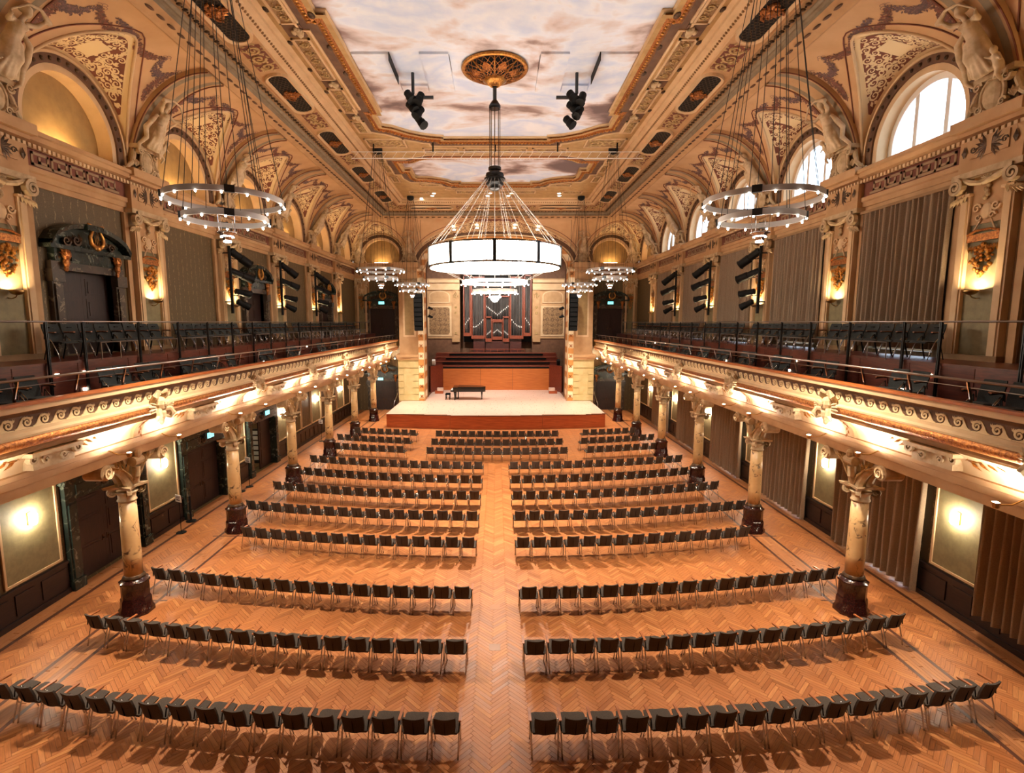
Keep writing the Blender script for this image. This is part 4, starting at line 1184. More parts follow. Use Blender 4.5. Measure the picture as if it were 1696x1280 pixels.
# ================================================================ stage arch, piers
def arch_xy(hw, zs, top, p=2.6, n=40):
    pts = []
    for k in range(n+1):
        th = PI*(1-k/n); c, s_ = cos(th), sin(th)
        pts.append((hw*math.copysign(abs(c)**(2/p), c), zs+(top-zs)*abs(s_)**(2/p)))
    return pts
AH, AZ, AT = 6.05, 11.9, 14.35
# wall above and around the arch at the end plane
o_ = arch_xy(AH, AZ, AT); q_ = arch_xy(WA+.25, 12.0, 15.6, 2.7)
mb = MB(); mb.strip([[(a[0], YE, a[1]), (b[0], YE, b[1])] for a, b in zip([(-AH,11)]+o_+[(AH,11)], [(-WA-.25,11)]+q_+[(WA+.25,11)])]); mb.build('arch_wall', 'plaster', FRONT)
for e0, e1, d, mat, nm in ((.5,.62,.22,'plaster_light','arch_moulding'), (.62,.95,.14,'paint_umber','arch_moulding'), (.95,1.05,.2,'plaster_light','arch_moulding')):
    a_ = arch_xy(AH+e0, AZ, AT+e0); b_ = arch_xy(AH+e1, AZ, AT+e1)
    mb = MB(); mb.strip([[(a[0],YE,a[1]),(a[0],YE-d,a[1]),(b[0],YE-d,b[1]),(b[0],YE,b[1])] for a, b in zip(a_, b_)]); mb.build(nm, mat, FRONT, auto=True)
# gilded painted strip facing the hall, follows jambs and arch
a_ = [(-AH,1.0)]+arch_xy(AH, AZ, AT)+[(AH,1.0)]; b_ = [(-AH-.45,1.0)]+arch_xy(AH+.45, AZ, AT+.45)+[(AH+.45,1.0)]
dj = lambda z: 1.42 if z < 12.0 else .18
a_.insert(1, (-AH,11.98)); a_.insert(-1, (AH,11.98)); b_.insert(1, (-AH-.45,11.98)); b_.insert(-1, (AH+.45,11.98))
mb = MB(); mb.strip([[(a[0],YE+.4,a[1]),(a[0],YE-dj(a[1]),a[1]),(b[0],YE-dj(a[1])-.04,b[1]),(b[0],YE-.1,b[1])] for a, b in zip(a_, b_)]); st = mb.build('arch_strip', 'arch_strip', FRONT)
mb = MB(); mb.tube([(a[0]+(.03 if a[0] < 0 else -.03), YE-dj(a[1])-.04, a[1]) for a in a_], .05, 6); mb.build('arch_edge', 'plaster_light', FRONT, True)
mb = MB(); f3 = lambda sx: (lambda u, v, d: (sx*(AH+.225)+u, YE-1.45-d, v))
for sx in (-1, 1):
    z = 1.4
    while z < 11.6:
        for k in range(4): leaf2(mb, f3(sx), 0, z, PI/2*k+.78, .2, .1, .03)
        mb.ell((sx*(AH+.225), YE-1.46, z), .05, 6, 4); z += .85
mb.build('strip_rosettes', 'gilt', FRONT)
# piers
for sx in (-1, 1):
    X = lambda a, b: sorted((sx*a, sx*b))
    m_ = MB(); m_.bx(*X(6.48,8.25), YS, YE+.9, -.02, 4.7); m_.build('pier_block', 'ochre_wall', FRONT)
    for k in range(6):      # rusticated courses
        z0 = 1.0+.56*k
        if 1 <= k <= 4:
            for a, b in ((6.52,7.0),(7.78,8.22)): m_ = MB(); m_.bx(*X(a,b), YS-.06, YS, z0+.03, z0+.52); m_.build('stone_course', 'ochre_wall', FRONT)
        else:
            m_ = MB(); m_.bx(*X(6.52,8.22), YS-.06, YS, z0+.03, z0+.52); m_.build('stone_course', 'ochre_wall', FRONT)
    m_ = MB(); m_.bx(*X(6.48,8.35), YS-.2, YE, 4.7, 4.95); m_.bx(*X(6.48,8.3), YS-.12, YE, 4.5, 4.7); m_.build('pier_cornice', 'plaster', FRONT)
    m_ = MB(); m_.bx(*X(6.48,8.1), YS+.08, YE+.9, 4.95, 11.2); m_.build('pier_shaft', 'plaster', FRONT)
    m_ = MB(); m_.bx(*X(6.7,7.75), YS+.0, YS+.08, 6.4, 10.6); m_.build('pier_frame', 'plaster_light', FRONT)
    m_ = MB(); m_.bx(*X(6.85,7.6), YS-.02, YS+.0, 6.55, 10.45); m_.build('pier_panel', 'lunette_olive', FRONT)
    m_ = MB(); m_.bx(*X(6.48,8.2), YS-.08, YE, 11.2, 11.7); m_.bx(*X(6.48,8.2), YS-.02, YE, 11.7, 12.1); m_.bx(*X(6.4,8.4), YS-.25, YE, 12.1, 12.5); m_.build('pier_entablature', 'plaster', FRONT)
    m_ = MB(); f3 = lambda u, v, d: (sx*7.25+u, YS-.02-d, v)
    for sg in (-1,1):
        m_.spiral((sg*.55,10.95), .2, 1.7, .08, f3, n=18, sgn=sg, a0=PI/2, depth=.14)
        for k in range(4): leaf2(m_, f3, sg*(.1+.12*k), 10.7, PI/2, .4, .14, .1)
    acanthus(m_, f3, -.6, .6, 11.25, 11.95, 2, seed=3, d=.05, fill=2); m_.build('pier_capital', 'stone_cream', FRONT)
# lintels closing the end wall round the doors are the wall itself; leaves sit just in front of it

# ================================================================ apse behind the arch
AP = MB()
AP.bx(-8.2,-7.6, YE, 58.5, -.3, 15); AP.bx(7.6,8.2, YE, 58.5, -.3, 15); AP.bx(-8.2,8.2, 58.2, 58.6, -.3, 15.2); AP.bx(-13.3,13.3, YE+.9, 58.6, 15.0, 15.3)
AP.bx(-8.2,-3.85, 56.2, 56.6, -.3, 15); AP.bx(3.85,8.2, 56.2, 56.6, -.3, 15)
AP.bx(-13.3,-12.6, YE+.85, YE+.95, -.3, 15.2)
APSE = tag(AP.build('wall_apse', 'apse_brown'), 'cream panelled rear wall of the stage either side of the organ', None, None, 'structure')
mb = MB()     # side walls in front part of the apse
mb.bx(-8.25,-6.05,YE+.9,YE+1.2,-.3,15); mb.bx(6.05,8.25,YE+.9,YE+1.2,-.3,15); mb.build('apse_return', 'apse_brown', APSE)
for sx in (-1, 1):
    X = lambda a, b: sorted((sx*a, sx*b)); Yf = 56.2
    m_ = MB(); m_.bx(*X(3.85,7.6), Yf-.12, Yf, 5.9, 12.2); m_.build('panel_wall', 'plaster', APSE)
    m_ = MB(); m_.bx(*X(4.75,7.3), Yf-.2, Yf-.1, 6.15, 9.35); m_.build('panel_frame', 'plaster_light', APSE)
    m_ = MB(); m_.prism([(sx*a, b) for a, b in ((4.95,6.5),(5.1,6.35),(6.95,6.35),(7.1,6.5),(7.1,9.05),(6.95,9.2),(5.1,9.2),(4.95,9.05))], lambda u, v: (u,Yf-.19,v), lambda u, v: (u,Yf-.23,v)); m_.build('diaper_panel', 'diaper_panel', APSE)
    pts = [(4.9,9.65),(7.1,9.65),(7.1,10.4)] + [(6.0+1.1*cos(a), 10.4+.55*sin(a)) for a in [PI*k/10 for k in range(1,10)]] + [(4.9,10.4)]
    m_ = MB(); m_.prism([(sx*a,b) for a,b in pts], lambda u, v: (u,Yf-.1,v), lambda u, v: (u,Yf-.22,v)); m_.build('arched_frame', 'plaster_light', APSE)
    pts = [(5.02,9.77),(6.98,9.77),(6.98,10.4)] + [(6.0+.98*cos(a), 10.4+.44*sin(a)) for a in [PI*k/10 for k in range(1,10)]] + [(5.02,10.4)]
    m_ = MB(); m_.prism([(sx*a,b) for a,b in pts], lambda u, v: (u,Yf-.2,v), lambda u, v: (u,Yf-.24,v)); m_.build('arched_panel', 'plaster', APSE)
    m_ = MB(); m_.bx(*X(3.95,4.62), Yf-.26, Yf-.1, 5.9, 11.0); m_.bx(*X(4.05,4.52), Yf-.3, Yf-.26, 6.3, 9.8); m_.build('panel_pilaster', 'plaster', APSE)
    m_ = MB(); f3 = lambda u, v, d: (sx*4.28+u, Yf-.3-d, v)
    acanthus(m_, f3, -.2, .2, 9.9, 10.9, 1, seed=8, d=.06, fill=3)
    for z in (6.45, 8.6, 9.2):
        for k in range(6): leaf2(m_, f3, 0, z, PI*k/3, .2, .1, .05)
    m_.build('pilaster_carving', 'relief_olive', APSE)
    m_ = MB(); m_.bx(*X(3.85,7.6), Yf-.35, Yf, 11.0, 11.3); m_.bx(*X(3.85,7.6), Yf-.2, Yf, 11.3, 11.75); m_.bx(*X(3.85,7.6), Yf-.5, Yf, 11.75, 12.05); m_.build('apse_entablature', 'plaster_light', APSE)
    m_ = MB(); m_.bx(*X(3.9,4.7), Yf-.3, Yf, 5.55, 5.95); m_.build('pilaster_corbel', 'plaster', APSE)

# ================================================================ stage platform
def stage_front(x): return 36.75 + .95*(x/8.0)**2
N = 16
xs = [-8.02+16.04*k/N for k in range(N+1)]
STAGE = empty('stage'); tag(STAGE, 'wide stage platform with pale board floor and reddish wood front', 'stage')
mb = MB()
mb.strip([[(x, stage_front(x)-.03, .94), (x, stage_front(x)-.03, 1.0), (x, 43.9, 1.0)] for x in xs])
mb.bx(-6.4,6.4,43.9,51.1,.9,1.0); mb.build('stage_deck', 'parquet_base', STAGE)
# deck boards
mb = MB(); uvs = []; rnd = random.Random(9); w = .2
M('stage_board', (228,200,184), (210,176,156), 2.0, 5, rough=.3, stretch=(.8,8,1))
k = 0; y = 36.8
while y < 51.0:
    x = -8.0 if y < 43.8 else -6.1; xe = -x
    a = x
    while a < xe:
        l = min(rnd.uniform(1.8,3.2), xe-a); ymid = y+w/2
        if y >= stage_front(a+l/2)-.05: block_mesh(mb, uvs, a+l/2, ymid, 0, L=l, W=w, g=.004, z0=.99, z1=1.006, ang=0.0)
        a += l
    y += w
tag(obj('stage_boards', uv_mesh(mb, uvs, 'stage_boards'), 'stage_board', STAGE), None, None, None, 'stuff')
PX = [-8.02,-3.3,3.35,8.02]
for a, b in zip(PX, PX[1:]):
    m_ = MB(); n = 10; us = [a+.01+(b-a-.02)*k/n for k in range(n+1)]
    m_.strip([[(x, stage_front(x)+.1, 0),(x, stage_front(x), 0), (x, stage_front(x), .94), (x, stage_front(x)+.1, .94)] for x in us], closed=True); m_.build('front_panel', 'stage_wood', STAGE)
for sx in (-1,1): m_ = MB(); m_.bx(*sorted((sx*8.02,sx*7.9)), 37.75, 43.9, 0, .94); m_.build('side_panel', 'stage_wood', STAGE)
# rear wooden wall of the stage with choir tiers
REAR = empty('choir_wall'); tag(REAR, 'orange brown panelled wood wall with choir steps at the back of the stage', 'wood wall')
for a, b, mat, y in ((-5.2,-1.55,'stage_wall_wood',51.0),(-1.53,1.6,'stage_wall_wood',51.0),(1.62,5.2,'stage_wall_wood',51.0)):
    m_ = MB(); m_.bx(a, b, y, y+.12, 1.0, 3.12); m_.build('wall_board', mat, REAR)
for sx in (-1, 1):
    m_ = MB(); m_.add([(sx*5.22,51.0,1.0),(sx*6.2,49.2,1.0),(sx*6.2,49.2,3.5),(sx*5.22,51.0,3.5),(sx*5.26,51.1,1.0),(sx*6.3,49.3,1.0),(sx*6.3,49.3,3.5),(sx*5.26,51.1,3.5)], [(0,1,2,3),(7,6,5,4),(3,2,6,7),(0,4,5,1),(1,5,6,2),(0,3,7,4)]); m_.build('wing_board', 'choir_wood', REAR)
m_ = MB(); m_.bx(-5.2,5.2,51.0,51.1,3.12,3.3); m_.build('lamp_slot', 'black_metal', REAR)
for k in range(4):
    y0 = 51.0+1.15*k; z = 3.32+.36*k
    m_ = MB(); m_.bx(-5.9-.1*k, 5.9+.1*k, y0, y0+.5, z, z+.07); m_.build('tier_rail', 'organ_wood', REAR)
    m_ = MB(); m_.bx(-6.3,6.3,y0+.06,y0+1.2,z-.4,z+.0); m_.build('choir_step', 'choir_wood', REAR)
    if k: m_ = MB(); m_.bx(-5.6+.25*k,5.6-.25*k,y0-.25,y0-.02,z-.16,z-.03); m_.build('choir_bench', 'black_cloth', REAR)
# ================================================================ organ
ORG = empty('pipe_organ', (.13, 56.6, 0)); tag(ORG, 'large pipe organ with silver pipes in a red wood case above the choir', 'organ')
def organ_bay(x0, x1, zb_, zt, n, y, mouths, frame=.12, rmax=None):
    m_ = MB()
    m_.bx(x0,x0+frame,y-.1,y+.5,zb_,zt); m_.bx(x1-frame,x1,y-.1,y+.5,zb_,zt); m_.bx(x0,x1,y-.14,y+.5,zb_-.3,zb_+.05); m_.bx(x0,x1,y-.1,y+.5,zt-.1,zt+.05); m_.build('case_frame', 'organ_wood', ORG)
    w = (x1-x0-2*frame)/n
    for k in range(n):
        c = x0+frame+w*(k+.5); r = min(w*.46, .16); zm = mouths(k/(n-1) if n > 1 else .5)
        m_ = MB(); m_.lathe([(r*.3,zb_+.05),(r,zm),(r,zt-.15)], 8, (c,y+.18,0)); pp = m_.build('organ_pipe', 'silver_pipe', ORG, auto=True)
        m_ = MB(); m_.bx(c-r*.5,c+r*.5,y+.18-r*1.08,y+.18-r*.8,zm+.05,zm+.2); m_.build('pipe_mouth', 'white_paint', pp)
organ_bay(-3.65,-2.85,6.45,12.6,4,.1,lambda t: 7.3+.6*t)
organ_bay(2.85,3.65,6.45,12.6,4,.1,lambda t: 7.9-.6*t)
organ_bay(-2.8,-1.35,6.15,12.4,7,.0,lambda t: 7.0+.75*t*t)
organ_bay(1.35,2.8,6.15,12.4,7,.0,lambda t: 7.0+.75*(1-t)**2)
organ_bay(-1.28,-.58,5.85,8.2,6,-.25,lambda t: 6.2+.35*t,.08)
organ_bay(.58,1.28,5.85,8.2,6,-.25,lambda t: 6.55-.35*t,.08)
organ_bay(-.54,.54,6.05,7.75,9,-.1,lambda t: 6.35+.35*(1-abs(2*t-1)),.05)
organ_bay(-1.3,1.3,7.9,10.4,15,.15,lambda t: 8.3+.9*abs(2*t-1),.06)
m_ = MB(); m_.bx(-1.25,1.25,-.1,1.4,3.6,5.6); m_.build('organ_console_case', 'organ_wood_dark', ORG)
for k in range(9): m_ = MB(); m_.bx(-1.15+.26*k,-.94+.26*k,-.14,-.1,4.4,5.5); m_.build('case_board', 'organ_wood_dark', ORG)
for sx in (-1,1): m_ = MB(); m_.bx(*sorted((sx*1.35,sx*2.6)),.2,1.4,3.6,5.9); m_.build('case_side', 'organ_wood_dark', ORG)
m_ = MB(); m_.bx(-.7,.7,-.7,-.15,3.6,4.75); m_.build('organ_console', 'organ_wood_dark', ORG)
m_ = MB(); m_.bx(-3.7,3.7,.75,.8,5.5,13); m_.build('case_back', 'mesh_black', ORG)
m_ = MB(); m_.bx(-2.9,2.9,-1.0,-.94,4.75,4.82); m_.bx(-2.9,2.9,-1.0,-.96,4.4,4.46)
for k in range(9): m_.bx(-2.9+.72*k,-2.86+.72*k,-1.0,-.95,4.0,4.8)
m_.build('organ_rail', 'organ_wood', ORG)
# ================================================================ grand piano with stool
PNO = empty('grand_piano', (-2.35, 44.9, 1.006), 0); PNO.scale = (1.02,1.02,1.16); tag(PNO, 'closed black grand piano standing on the stage', 'piano')
out = [(-1.3,-.75),(-1.3,.75)] + [(-.5,.76),(.2,.72),(.75,.55),(1.15,.25),(1.38,-.2),(1.42,-.5),(1.3,-.7),(1.05,-.75)]
m_ = MB(); m_.prism(out, lambda u, v: (u,v,.62), lambda u, v: (u,v,.95)); m_.build('case', 'piano_black', PNO, fix=True)
m_ = MB(); m_.prism([(a*1.01+(.02 if a < 0 else 0),b*1.01) for a,b in out[2:]]+[(-.9,-.76),(-.9,.76)], lambda u, v: (u,v,.95), lambda u, v: (u,v,.99)); m_.build('lid', 'piano_black', PNO, fix=True)
m_ = MB(); m_.bx(-1.5,-1.25,-.75,.75,.62,.74); kb = m_.build('keyboard_shelf', 'piano_black', PNO)
m_ = MB(); m_.bx(-1.48,-1.3,-.62,.62,.74,.76); m_.build('keys', 'white_paint', kb)
for x, y in ((-1.15,-.62),(-1.15,.62),(1.1,-.15)):
    m_ = MB(); m_.lathe([(.05,0),(.05,.06),(.04,.08),(.06,.35),(.09,.55),(.1,.62)], 8, (x,y,0)); m_.build('leg', 'piano_black', PNO, True)
m_ = MB(); m_.bx(-.95,-.85,-.12,.12,.08,.62); m_.bx(-1.05,-.85,-.15,.15,.04,.1); m_.build('pedal_lyre', 'piano_black', PNO)
ST = empty('piano_stool', (-4.15, 44.75, 1.006)); tag(ST, 'black cushioned piano stool beside the keyboard', 'stool')
m_ = MB(); m_.bx(-.2,.2,-.35,.35,.42,.52); m_.build('seat', 'black_cloth', ST)
for x in (-.16,.16):
    for y in (-.3,.3): m_ = MB(); m_.bx(x-.03,x+.03,y-.03,y+.03,0,.42); m_.build('leg', 'piano_black', ST)
m_ = MB(); m_.bx(-.17,.17,-.02,.02,.15,.2); m_.build('stretcher', 'piano_black', ST)
for sx in (-1,1):
    e = empty('step_block', (sx*5.25, 48.6, 1.006)); tag(e, f'small wooden step block at the {SIDE[sx]} end of the rear stage wall', 'steps')
    m_ = MB(); m_.bx(-.45,.3,-.3,.3,0,.26) if sx < 0 else m_.bx(-.3,.45,-.3,.3,0,.26); m_.build('lower_step', 'stage_wood', e)
    m_ = MB(); m_.bx(*sorted((sx*-.3,sx*.25)),-.28,.3,.26,.52); m_.build('upper_step', 'stage_board', e)
# stage side handrails and small loudspeakers
for sx in (-1,1):
    e = empty('stage_handrail', (sx*8.15, 42.2, 0)); tag(e, f'thin steel handrail at the {SIDE[sx]} stage stairs', 'handrail')
    m_ = MB(); m_.tube([(0,-.9,0),(0,-.9,1.15),(0,1.2,2.0),(0,1.2,1.0)], .022, 6); m_.build('rail', 'chrome', e, True)
    e = empty('monitor_speaker', (sx*6.0, 50.2, 3.3)); tag(e, f'small loudspeaker on the choir wall at the {SIDE[sx]} end', 'loudspeaker')
    m_ = MB(); m_.box((0,0,.5), (.3,.3,.5), rx(.5)); m_.build('cabinet', 'black_metal' if sx > 0 else 'white_paint', e)
    m_ = MB(); m_.bx(-.03,.03,-.03,.03,.0,.3); m_.build('bracket', 'dark_steel', e)
    # hanging line arrays
    e = empty('line_array', (sx*6.32, 42.9, 0)); tag(e, f'hanging black line array loudspeaker {SIDE[sx]} of the stage arch', 'loudspeaker')
    for k in range(8):
        m_ = MB(); z = 9.75-.375*k; m_.box((0,.02*k*k*.2,z), (.66,.5,.36), rx(-.015*k)); cb = m_.build('array_cabinet', 'black_cloth', e)
        m_ = MB(); m_.box((0,.02*k*k*.2-.255,z), (.6,.02,.3)); m_.build('grille', 'black_metal', cb)
    m_ = MB(); m_.bx(-.36,.36,-.2,.2,10.0,10.06); m_.bx(-.36,.36,-.2,.2,10.14,10.2); m_.build('flying_frame', 'white_paint', e)
    for x in (-.3,.3): m_ = MB(); m_.tube([(x,0,10.2),(x,0,16.0)], .012, 4); m_.build('suspension_cable', 'cable_dark', e)
    # small side spots on the arch jamb
    for z in (8.8, 8.1):
        e = empty('jamb_spot', (sx*5.9, YE+.2, z)); tag(e, f'small black spotlight on the {SIDE[sx]} arch jamb, {"upper" if z > 8.5 else "lower"} one', 'spotlight')
        m_ = MB(); m_.lathe([(.09,-.2),(.13,.2)], 8, (-sx*.25,0,0), ry(sx*1.2)); m_.build('housing', 'black_metal', e)
        m_ = MB(); m_.bx(*sorted((-sx*.25, 0)),-.03,.03,-.03,.03); m_.build('bracket', 'black_metal', e)

# ================================================================ lighting batten behind the arch, over the choir
BT = empty('lighting_batten', (0, 47.4, 0)); tag(BT, 'steel batten with stage spotlights hung behind the arch above the choir', 'stage lights')
m_ = MB(); m_.tube([(-5.2,0,14.2),(5.2,0,14.2)], .04, 8); m_.build('batten_pipe', 'dark_steel', BT)
for x in (-4.6,0,4.6): m_ = MB(); m_.tube([(x,0,14.2),(x,0,15.05)], .015, 5); m_.build('batten_hanger', 'dark_steel', BT)
for k in range(6):
    x = -4.5+1.8*k; tgt = [(-5.6,9.0,9.2),(-2.6,3.6,2.2),(-1.6,9.4,9.0),(1.6,9.4,9.0),(2.6,3.6,2.2),(5.6,9.0,9.2)][k]
    d = (Vector(tgt)-Vector((x,0,13.9))).normalized(); q = Vector((0,0,1)).rotation_difference(d).to_matrix()
    m_ = MB(); m_.lathe([(.06,-.25),(.12,-.2),(.13,.2),(.14,.25)], 10, (x,0,13.9), q); m_.tube([(x,0,14.2),(x,0,14.0)], .02, 5); m_.build('spotlight', 'black_metal', BT)
    spot_light(BT, tuple(Vector((x,0,13.9))+d*.3), tgt, 1900, 1.15, (1,.92,.82), .8, .12)
# ================================================================ balconies
XF0 = 8.5   # parapet face
def balcony(s):
    B = empty('balcony'); tag(B, f'{SIDE[s]} balcony with cream scroll frieze and gilt moulding on columns', 'balcony')
    y0, y1 = -4.9, YE
    def ext(prof, mat, nm, smooth=False, par=None):
        m_ = MB(); m_.strip([[(s*x, y0, z), (s*x, y1, z)] for x, z in prof]); return m_.build(nm, mat, par or B, smooth)
    ext([(8.57,6.06),(8.57,6.17),(8.42,6.17),(8.42,6.11),(8.45,6.11)], 'balcony_wood_edge', 'wood_coping')
    ext([(8.45,6.11),(8.45,6.0),(8.5,5.985)], 'plaster_light', 'parapet_top')
    ext([(8.5,5.985),(8.56,5.96),(8.6,5.9),(8.6,5.88)], 'paint_umber', 'cavetto')
    ext([(8.6,5.88),(8.6,5.66)], 'paint_umber', 'scroll_ground')
    ext([(8.6,5.66),(8.56,5.66),(8.55,5.6),(8.48,5.56),(8.48,5.52)], 'plaster_light', 'white_ledge')
    m_ = MB(); m_.strip([[(s*(8.52-.09*cos(a)), yy, 5.43+.1*sin(a)) for a in [PI*.55-PI*1.1*k/8 for k in range(9)]] for yy in [y0+(y1-y0)*q/60 for q in range(61)]]); m_.build('gilt_torus', 'gilt', B, True)
    ext([(8.52,5.34),(8.55,5.32),(8.55,5.26),(8.62,5.24),(8.62,5.2)], 'plaster_shade', 'lower_fillet')
    cv = [(8.62+.5*sin(PI/2*k/8), 5.2-.48*(1-cos(PI/2*k/8))) for k in range(9)]
    ext(cv, 'plaster_light', 'lit_cove', True)
    ext([(9.12,4.72),(9.08,4.70),(9.08,4.6),(9.13,4.58),(9.13,4.44),(9.18,4.42),(9.18,4.22),(9.78,4.22),(9.78,4.42)], 'plaster', 'beam')
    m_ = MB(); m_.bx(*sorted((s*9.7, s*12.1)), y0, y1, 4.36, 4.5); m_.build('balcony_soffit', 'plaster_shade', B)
    m_ = MB(); m_.bx(*sorted((s*8.62, s*10.45)), y0, y1, 5.48, 5.58); m_.bx(*sorted((s*8.62,s*8.66)), y0, y1, 5.5, 6.0); m_.bx(*sorted((s*8.5,s*8.64)), y0, y1, 6.0, 6.07); m_.build('lower_tier', 'carpet_dark', B)
    m_ = MB(); m_.bx(*sorted((s*10.4, s*12.1)), y0, y1, 6.6, 6.66); m_.build('upper_tier', 'riser_wood', B)
    yy = Y1-BAY
    while yy < YE-.1:
        m_ = MB(); m_.bx(*sorted((s*10.42, s*10.48)), yy+.01, min(YE, yy+1.79), 5.58, 6.6); m_.build('riser_board', 'riser_wood', B); yy += 1.8
    # running scrolls
    m_ = MB(); f3 = lambda u, v, d: (s*(8.595-d), u, v)
    sg = 1
    m_.spiral((.07,5.775), .092, 1.5, .046, f3, n=18, sgn=-1, a0=PI*.8, depth=.014)
    m_.prism([(-.19,5.66),(.19,5.66),(.17,5.675),(.06,5.68),(-.0,5.71),(-.03,5.77),(-.01,5.84),(.04,5.885),(-.02,5.87),(-.07,5.81),(-.1,5.75),(-.14,5.7),(-.19,5.68)], lambda u, v: (s*8.6,u,v), lambda u, v: (s*8.585,u,v))
    for k in range(3): leaf2(m_, f3, .175, 5.8, PI/2+(k-1)*.5, .08, .03, .008)
    pr0 = None; n = 0; yy = 7.9
    while yy < YE-.3:
        if pr0 is None: pr0 = m_.build('wave_scroll', 'paint_cream', B, fix=True); pr0.location = (0,yy,0)
        else:
            o = pr0.copy(); COL.objects.link(o); o.location = (0,yy,0)
        yy += .378
    # masks over the columns
    m_ = MB()
    for sg in (-1, 1):
        m_.tube([(8.55,sg*.14,5.62),(8.4,sg*.2,5.78),(8.36,sg*.14,5.88),(8.42,sg*.06,5.82)], [.07,.075,.06,.03], 7)
        m_.tube([(8.5,sg*.1,5.4),(8.32,sg*.22,5.42),(8.28,sg*.28,5.3),(8.36,sg*.26,5.2),(8.42,sg*.16,5.24)], [.06,.07,.07,.06,.04], 7)
        for k in range(4): leaf2(m_, lambda u, v, d: (8.4-d,u,v), sg*.2, 5.5, (0 if sg > 0 else PI)+(k-1.5)*.35, .3, .11, .1)
    m_.ell((8.42,0,5.55), (.14,.15,.2), 10, 6); m_.ell((8.3,0,5.56), (.05,.05,.08), 6, 4); m_.ell((8.4,0,5.3), (.1,.11,.16), 8, 5); m_.ell((8.42,0,5.12), (.07,.07,.1), 8, 5)
    m_.v = [(s*a,b,c) for a,b,c in m_.v]
    mk = m_.build('mask_ornament', 'stone_cream', B, fix=True); mk.location = (0,YC[0],0)
    for y in YC[1:]+[Y1-BAY]: o = mk.copy(); COL.objects.link(o); o.location = (0,y,0)
    # mid bay brackets with gilt palm leaves on the cove
    m_ = MB(); m_.bx(8.78,9.1,-.62,.62,5.02,5.1); m_.bx(8.9,9.12,-.5,.5,4.74,5.02)
    for sg in (-1,1):
        f3b = lambda u, v, d: (8.93-d, u, v)
        m_.spiral((sg*.55,4.98), .12, 1.4, .06, f3b, n=14, sgn=sg, a0=PI/2, depth=.1); m_.spiral((sg*.22,4.9), .1, 1.4, .05, f3b, n=12, sgn=-sg, depth=.06)
    m_.v = [(s*a,b,c) for a,b,c in m_.v]; bk = m_.build('cove_bracket', 'stone_cream', B, fix=True); bk.location = (0,YMID[0],0)
    pks = []
    for sg in (-1,1):
        m_ = MB()
        for k in range(13):
            f3b = lambda u, v, d: (9.02-d, u, v)
            leaf2(m_, f3b, sg*(.62+.05*k), 4.98+.012*k, (.1 if sg > 0 else PI-.1)+(k%3-1)*.55, .3, .06, .05)
        m_.v = [(s*a,b,c) for a,b,c in m_.v]; pk = m_.build('gilt_palm', 'gilt_bright', B); pk.location = (0,YMID[0],0); pks.append(pk)
    m_ = MB(); 
    for k in range(8):
        x, z = cv[k]; x2, z2 = cv[k+1]
        m_.add([(s*(x-.05),-.16,z),(s*(x-.05),.16,z),(s*(x2-.05),.16,z2),(s*(x2-.05),-.16,z2),(s*x,-.2,z),(s*x,.2,z),(s*x2,.2,z2),(s*x2,-.2,z2)], [(0,1,2,3),(4,0,3,7),(1,5,6,2)])
    rb = m_.build('cove_rib', 'plaster', B); rb.location = (0,YC[0],0)
    m_ = MB()
    for k in range(8):
        x, z = cv[k]; leaf2(m_, lambda u, v, d: (s*(min(9.07, 8.62+.5*math.sqrt(max(0,1-max(0,1-(5.2-v)/.48)**2)))-.06-d), u, v), 0, z-.01, -PI/2+(.5 if k%2 else -.5), .13, .07, .03)
    rl = m_.build('rib_garland', 'gilt', B); rl.location = (0,YC[0],0)
    for i in range(1, NB):
        for o0, yy in ((bk,YMID[i]),(pks[0],YMID[i]),(pks[1],YMID[i]),(rb,YC[i]),(rl,YC[i])): o = o0.copy(); COL.objects.link(o); o.location = (0,yy,0)
    for o0 in (bk, *pks): o = o0.copy(); COL.objects.link(o); o.location = (0,Y1-BAY/2,0)
    # cove spot lamps on short arms, two beside each column line and one pair at mid bay edges
    m_ = MB(); m_.tube([(9.12,0,4.6),(8.9,0,4.5),(8.64,0,4.5)], .014, 5); m_.v = [(s*a,b,c) for a,b,c in m_.v]; la = m_.build('lamp_arm', 'brass', B)
    m_ = MB(); m_.lathe([(.05,-.05),(.07,.05),(.05,.05),(.03,-.02)], 8, (s*8.62,0,4.5), closed=False); lh = m_.build('lamp_housing', 'brass', B)
    m_ = MB(); m_.ell((s*8.62,0,4.53), (.045,.045,.03), 8, 4); lb = m_.build('lamp_bulb', 'glow_cove', B)
    f_ = True
    for y in [Y1-BAY]+YC+[Y1+BAY*NB]:
        for dy in (-.98, .98):
            if y+dy > YE-.1: continue
            for o0 in (la, lh, lb):
                o = o0 if f_ else o0.copy()
                if not f_: COL.objects.link(o)
                o.location = (0,y+dy,0)
            f_ = False
    # step lights in the riser
    m_ = MB(); m_.bx(*sorted((s*10.40,s*10.43)),-.05,.05,-.035,.035); sl = m_.build('step_light', 'glow_step', B); first_ = True
    for y, z in ((12.4,6.35),(13.25,6.35),(13.2,5.92),(18.0,6.3),(23.3,6.3),(23.9,6.3),(23.5,5.9),(28.9,6.3),(34.2,6.3),(18.4,5.92)):
        o = sl if first_ else sl.copy()
        if not first_: COL.objects.link(o)
        first_ = False; o.location = (0, y, z)
    return B
BAL = {s: balcony(s) for s in (-1, 1)}
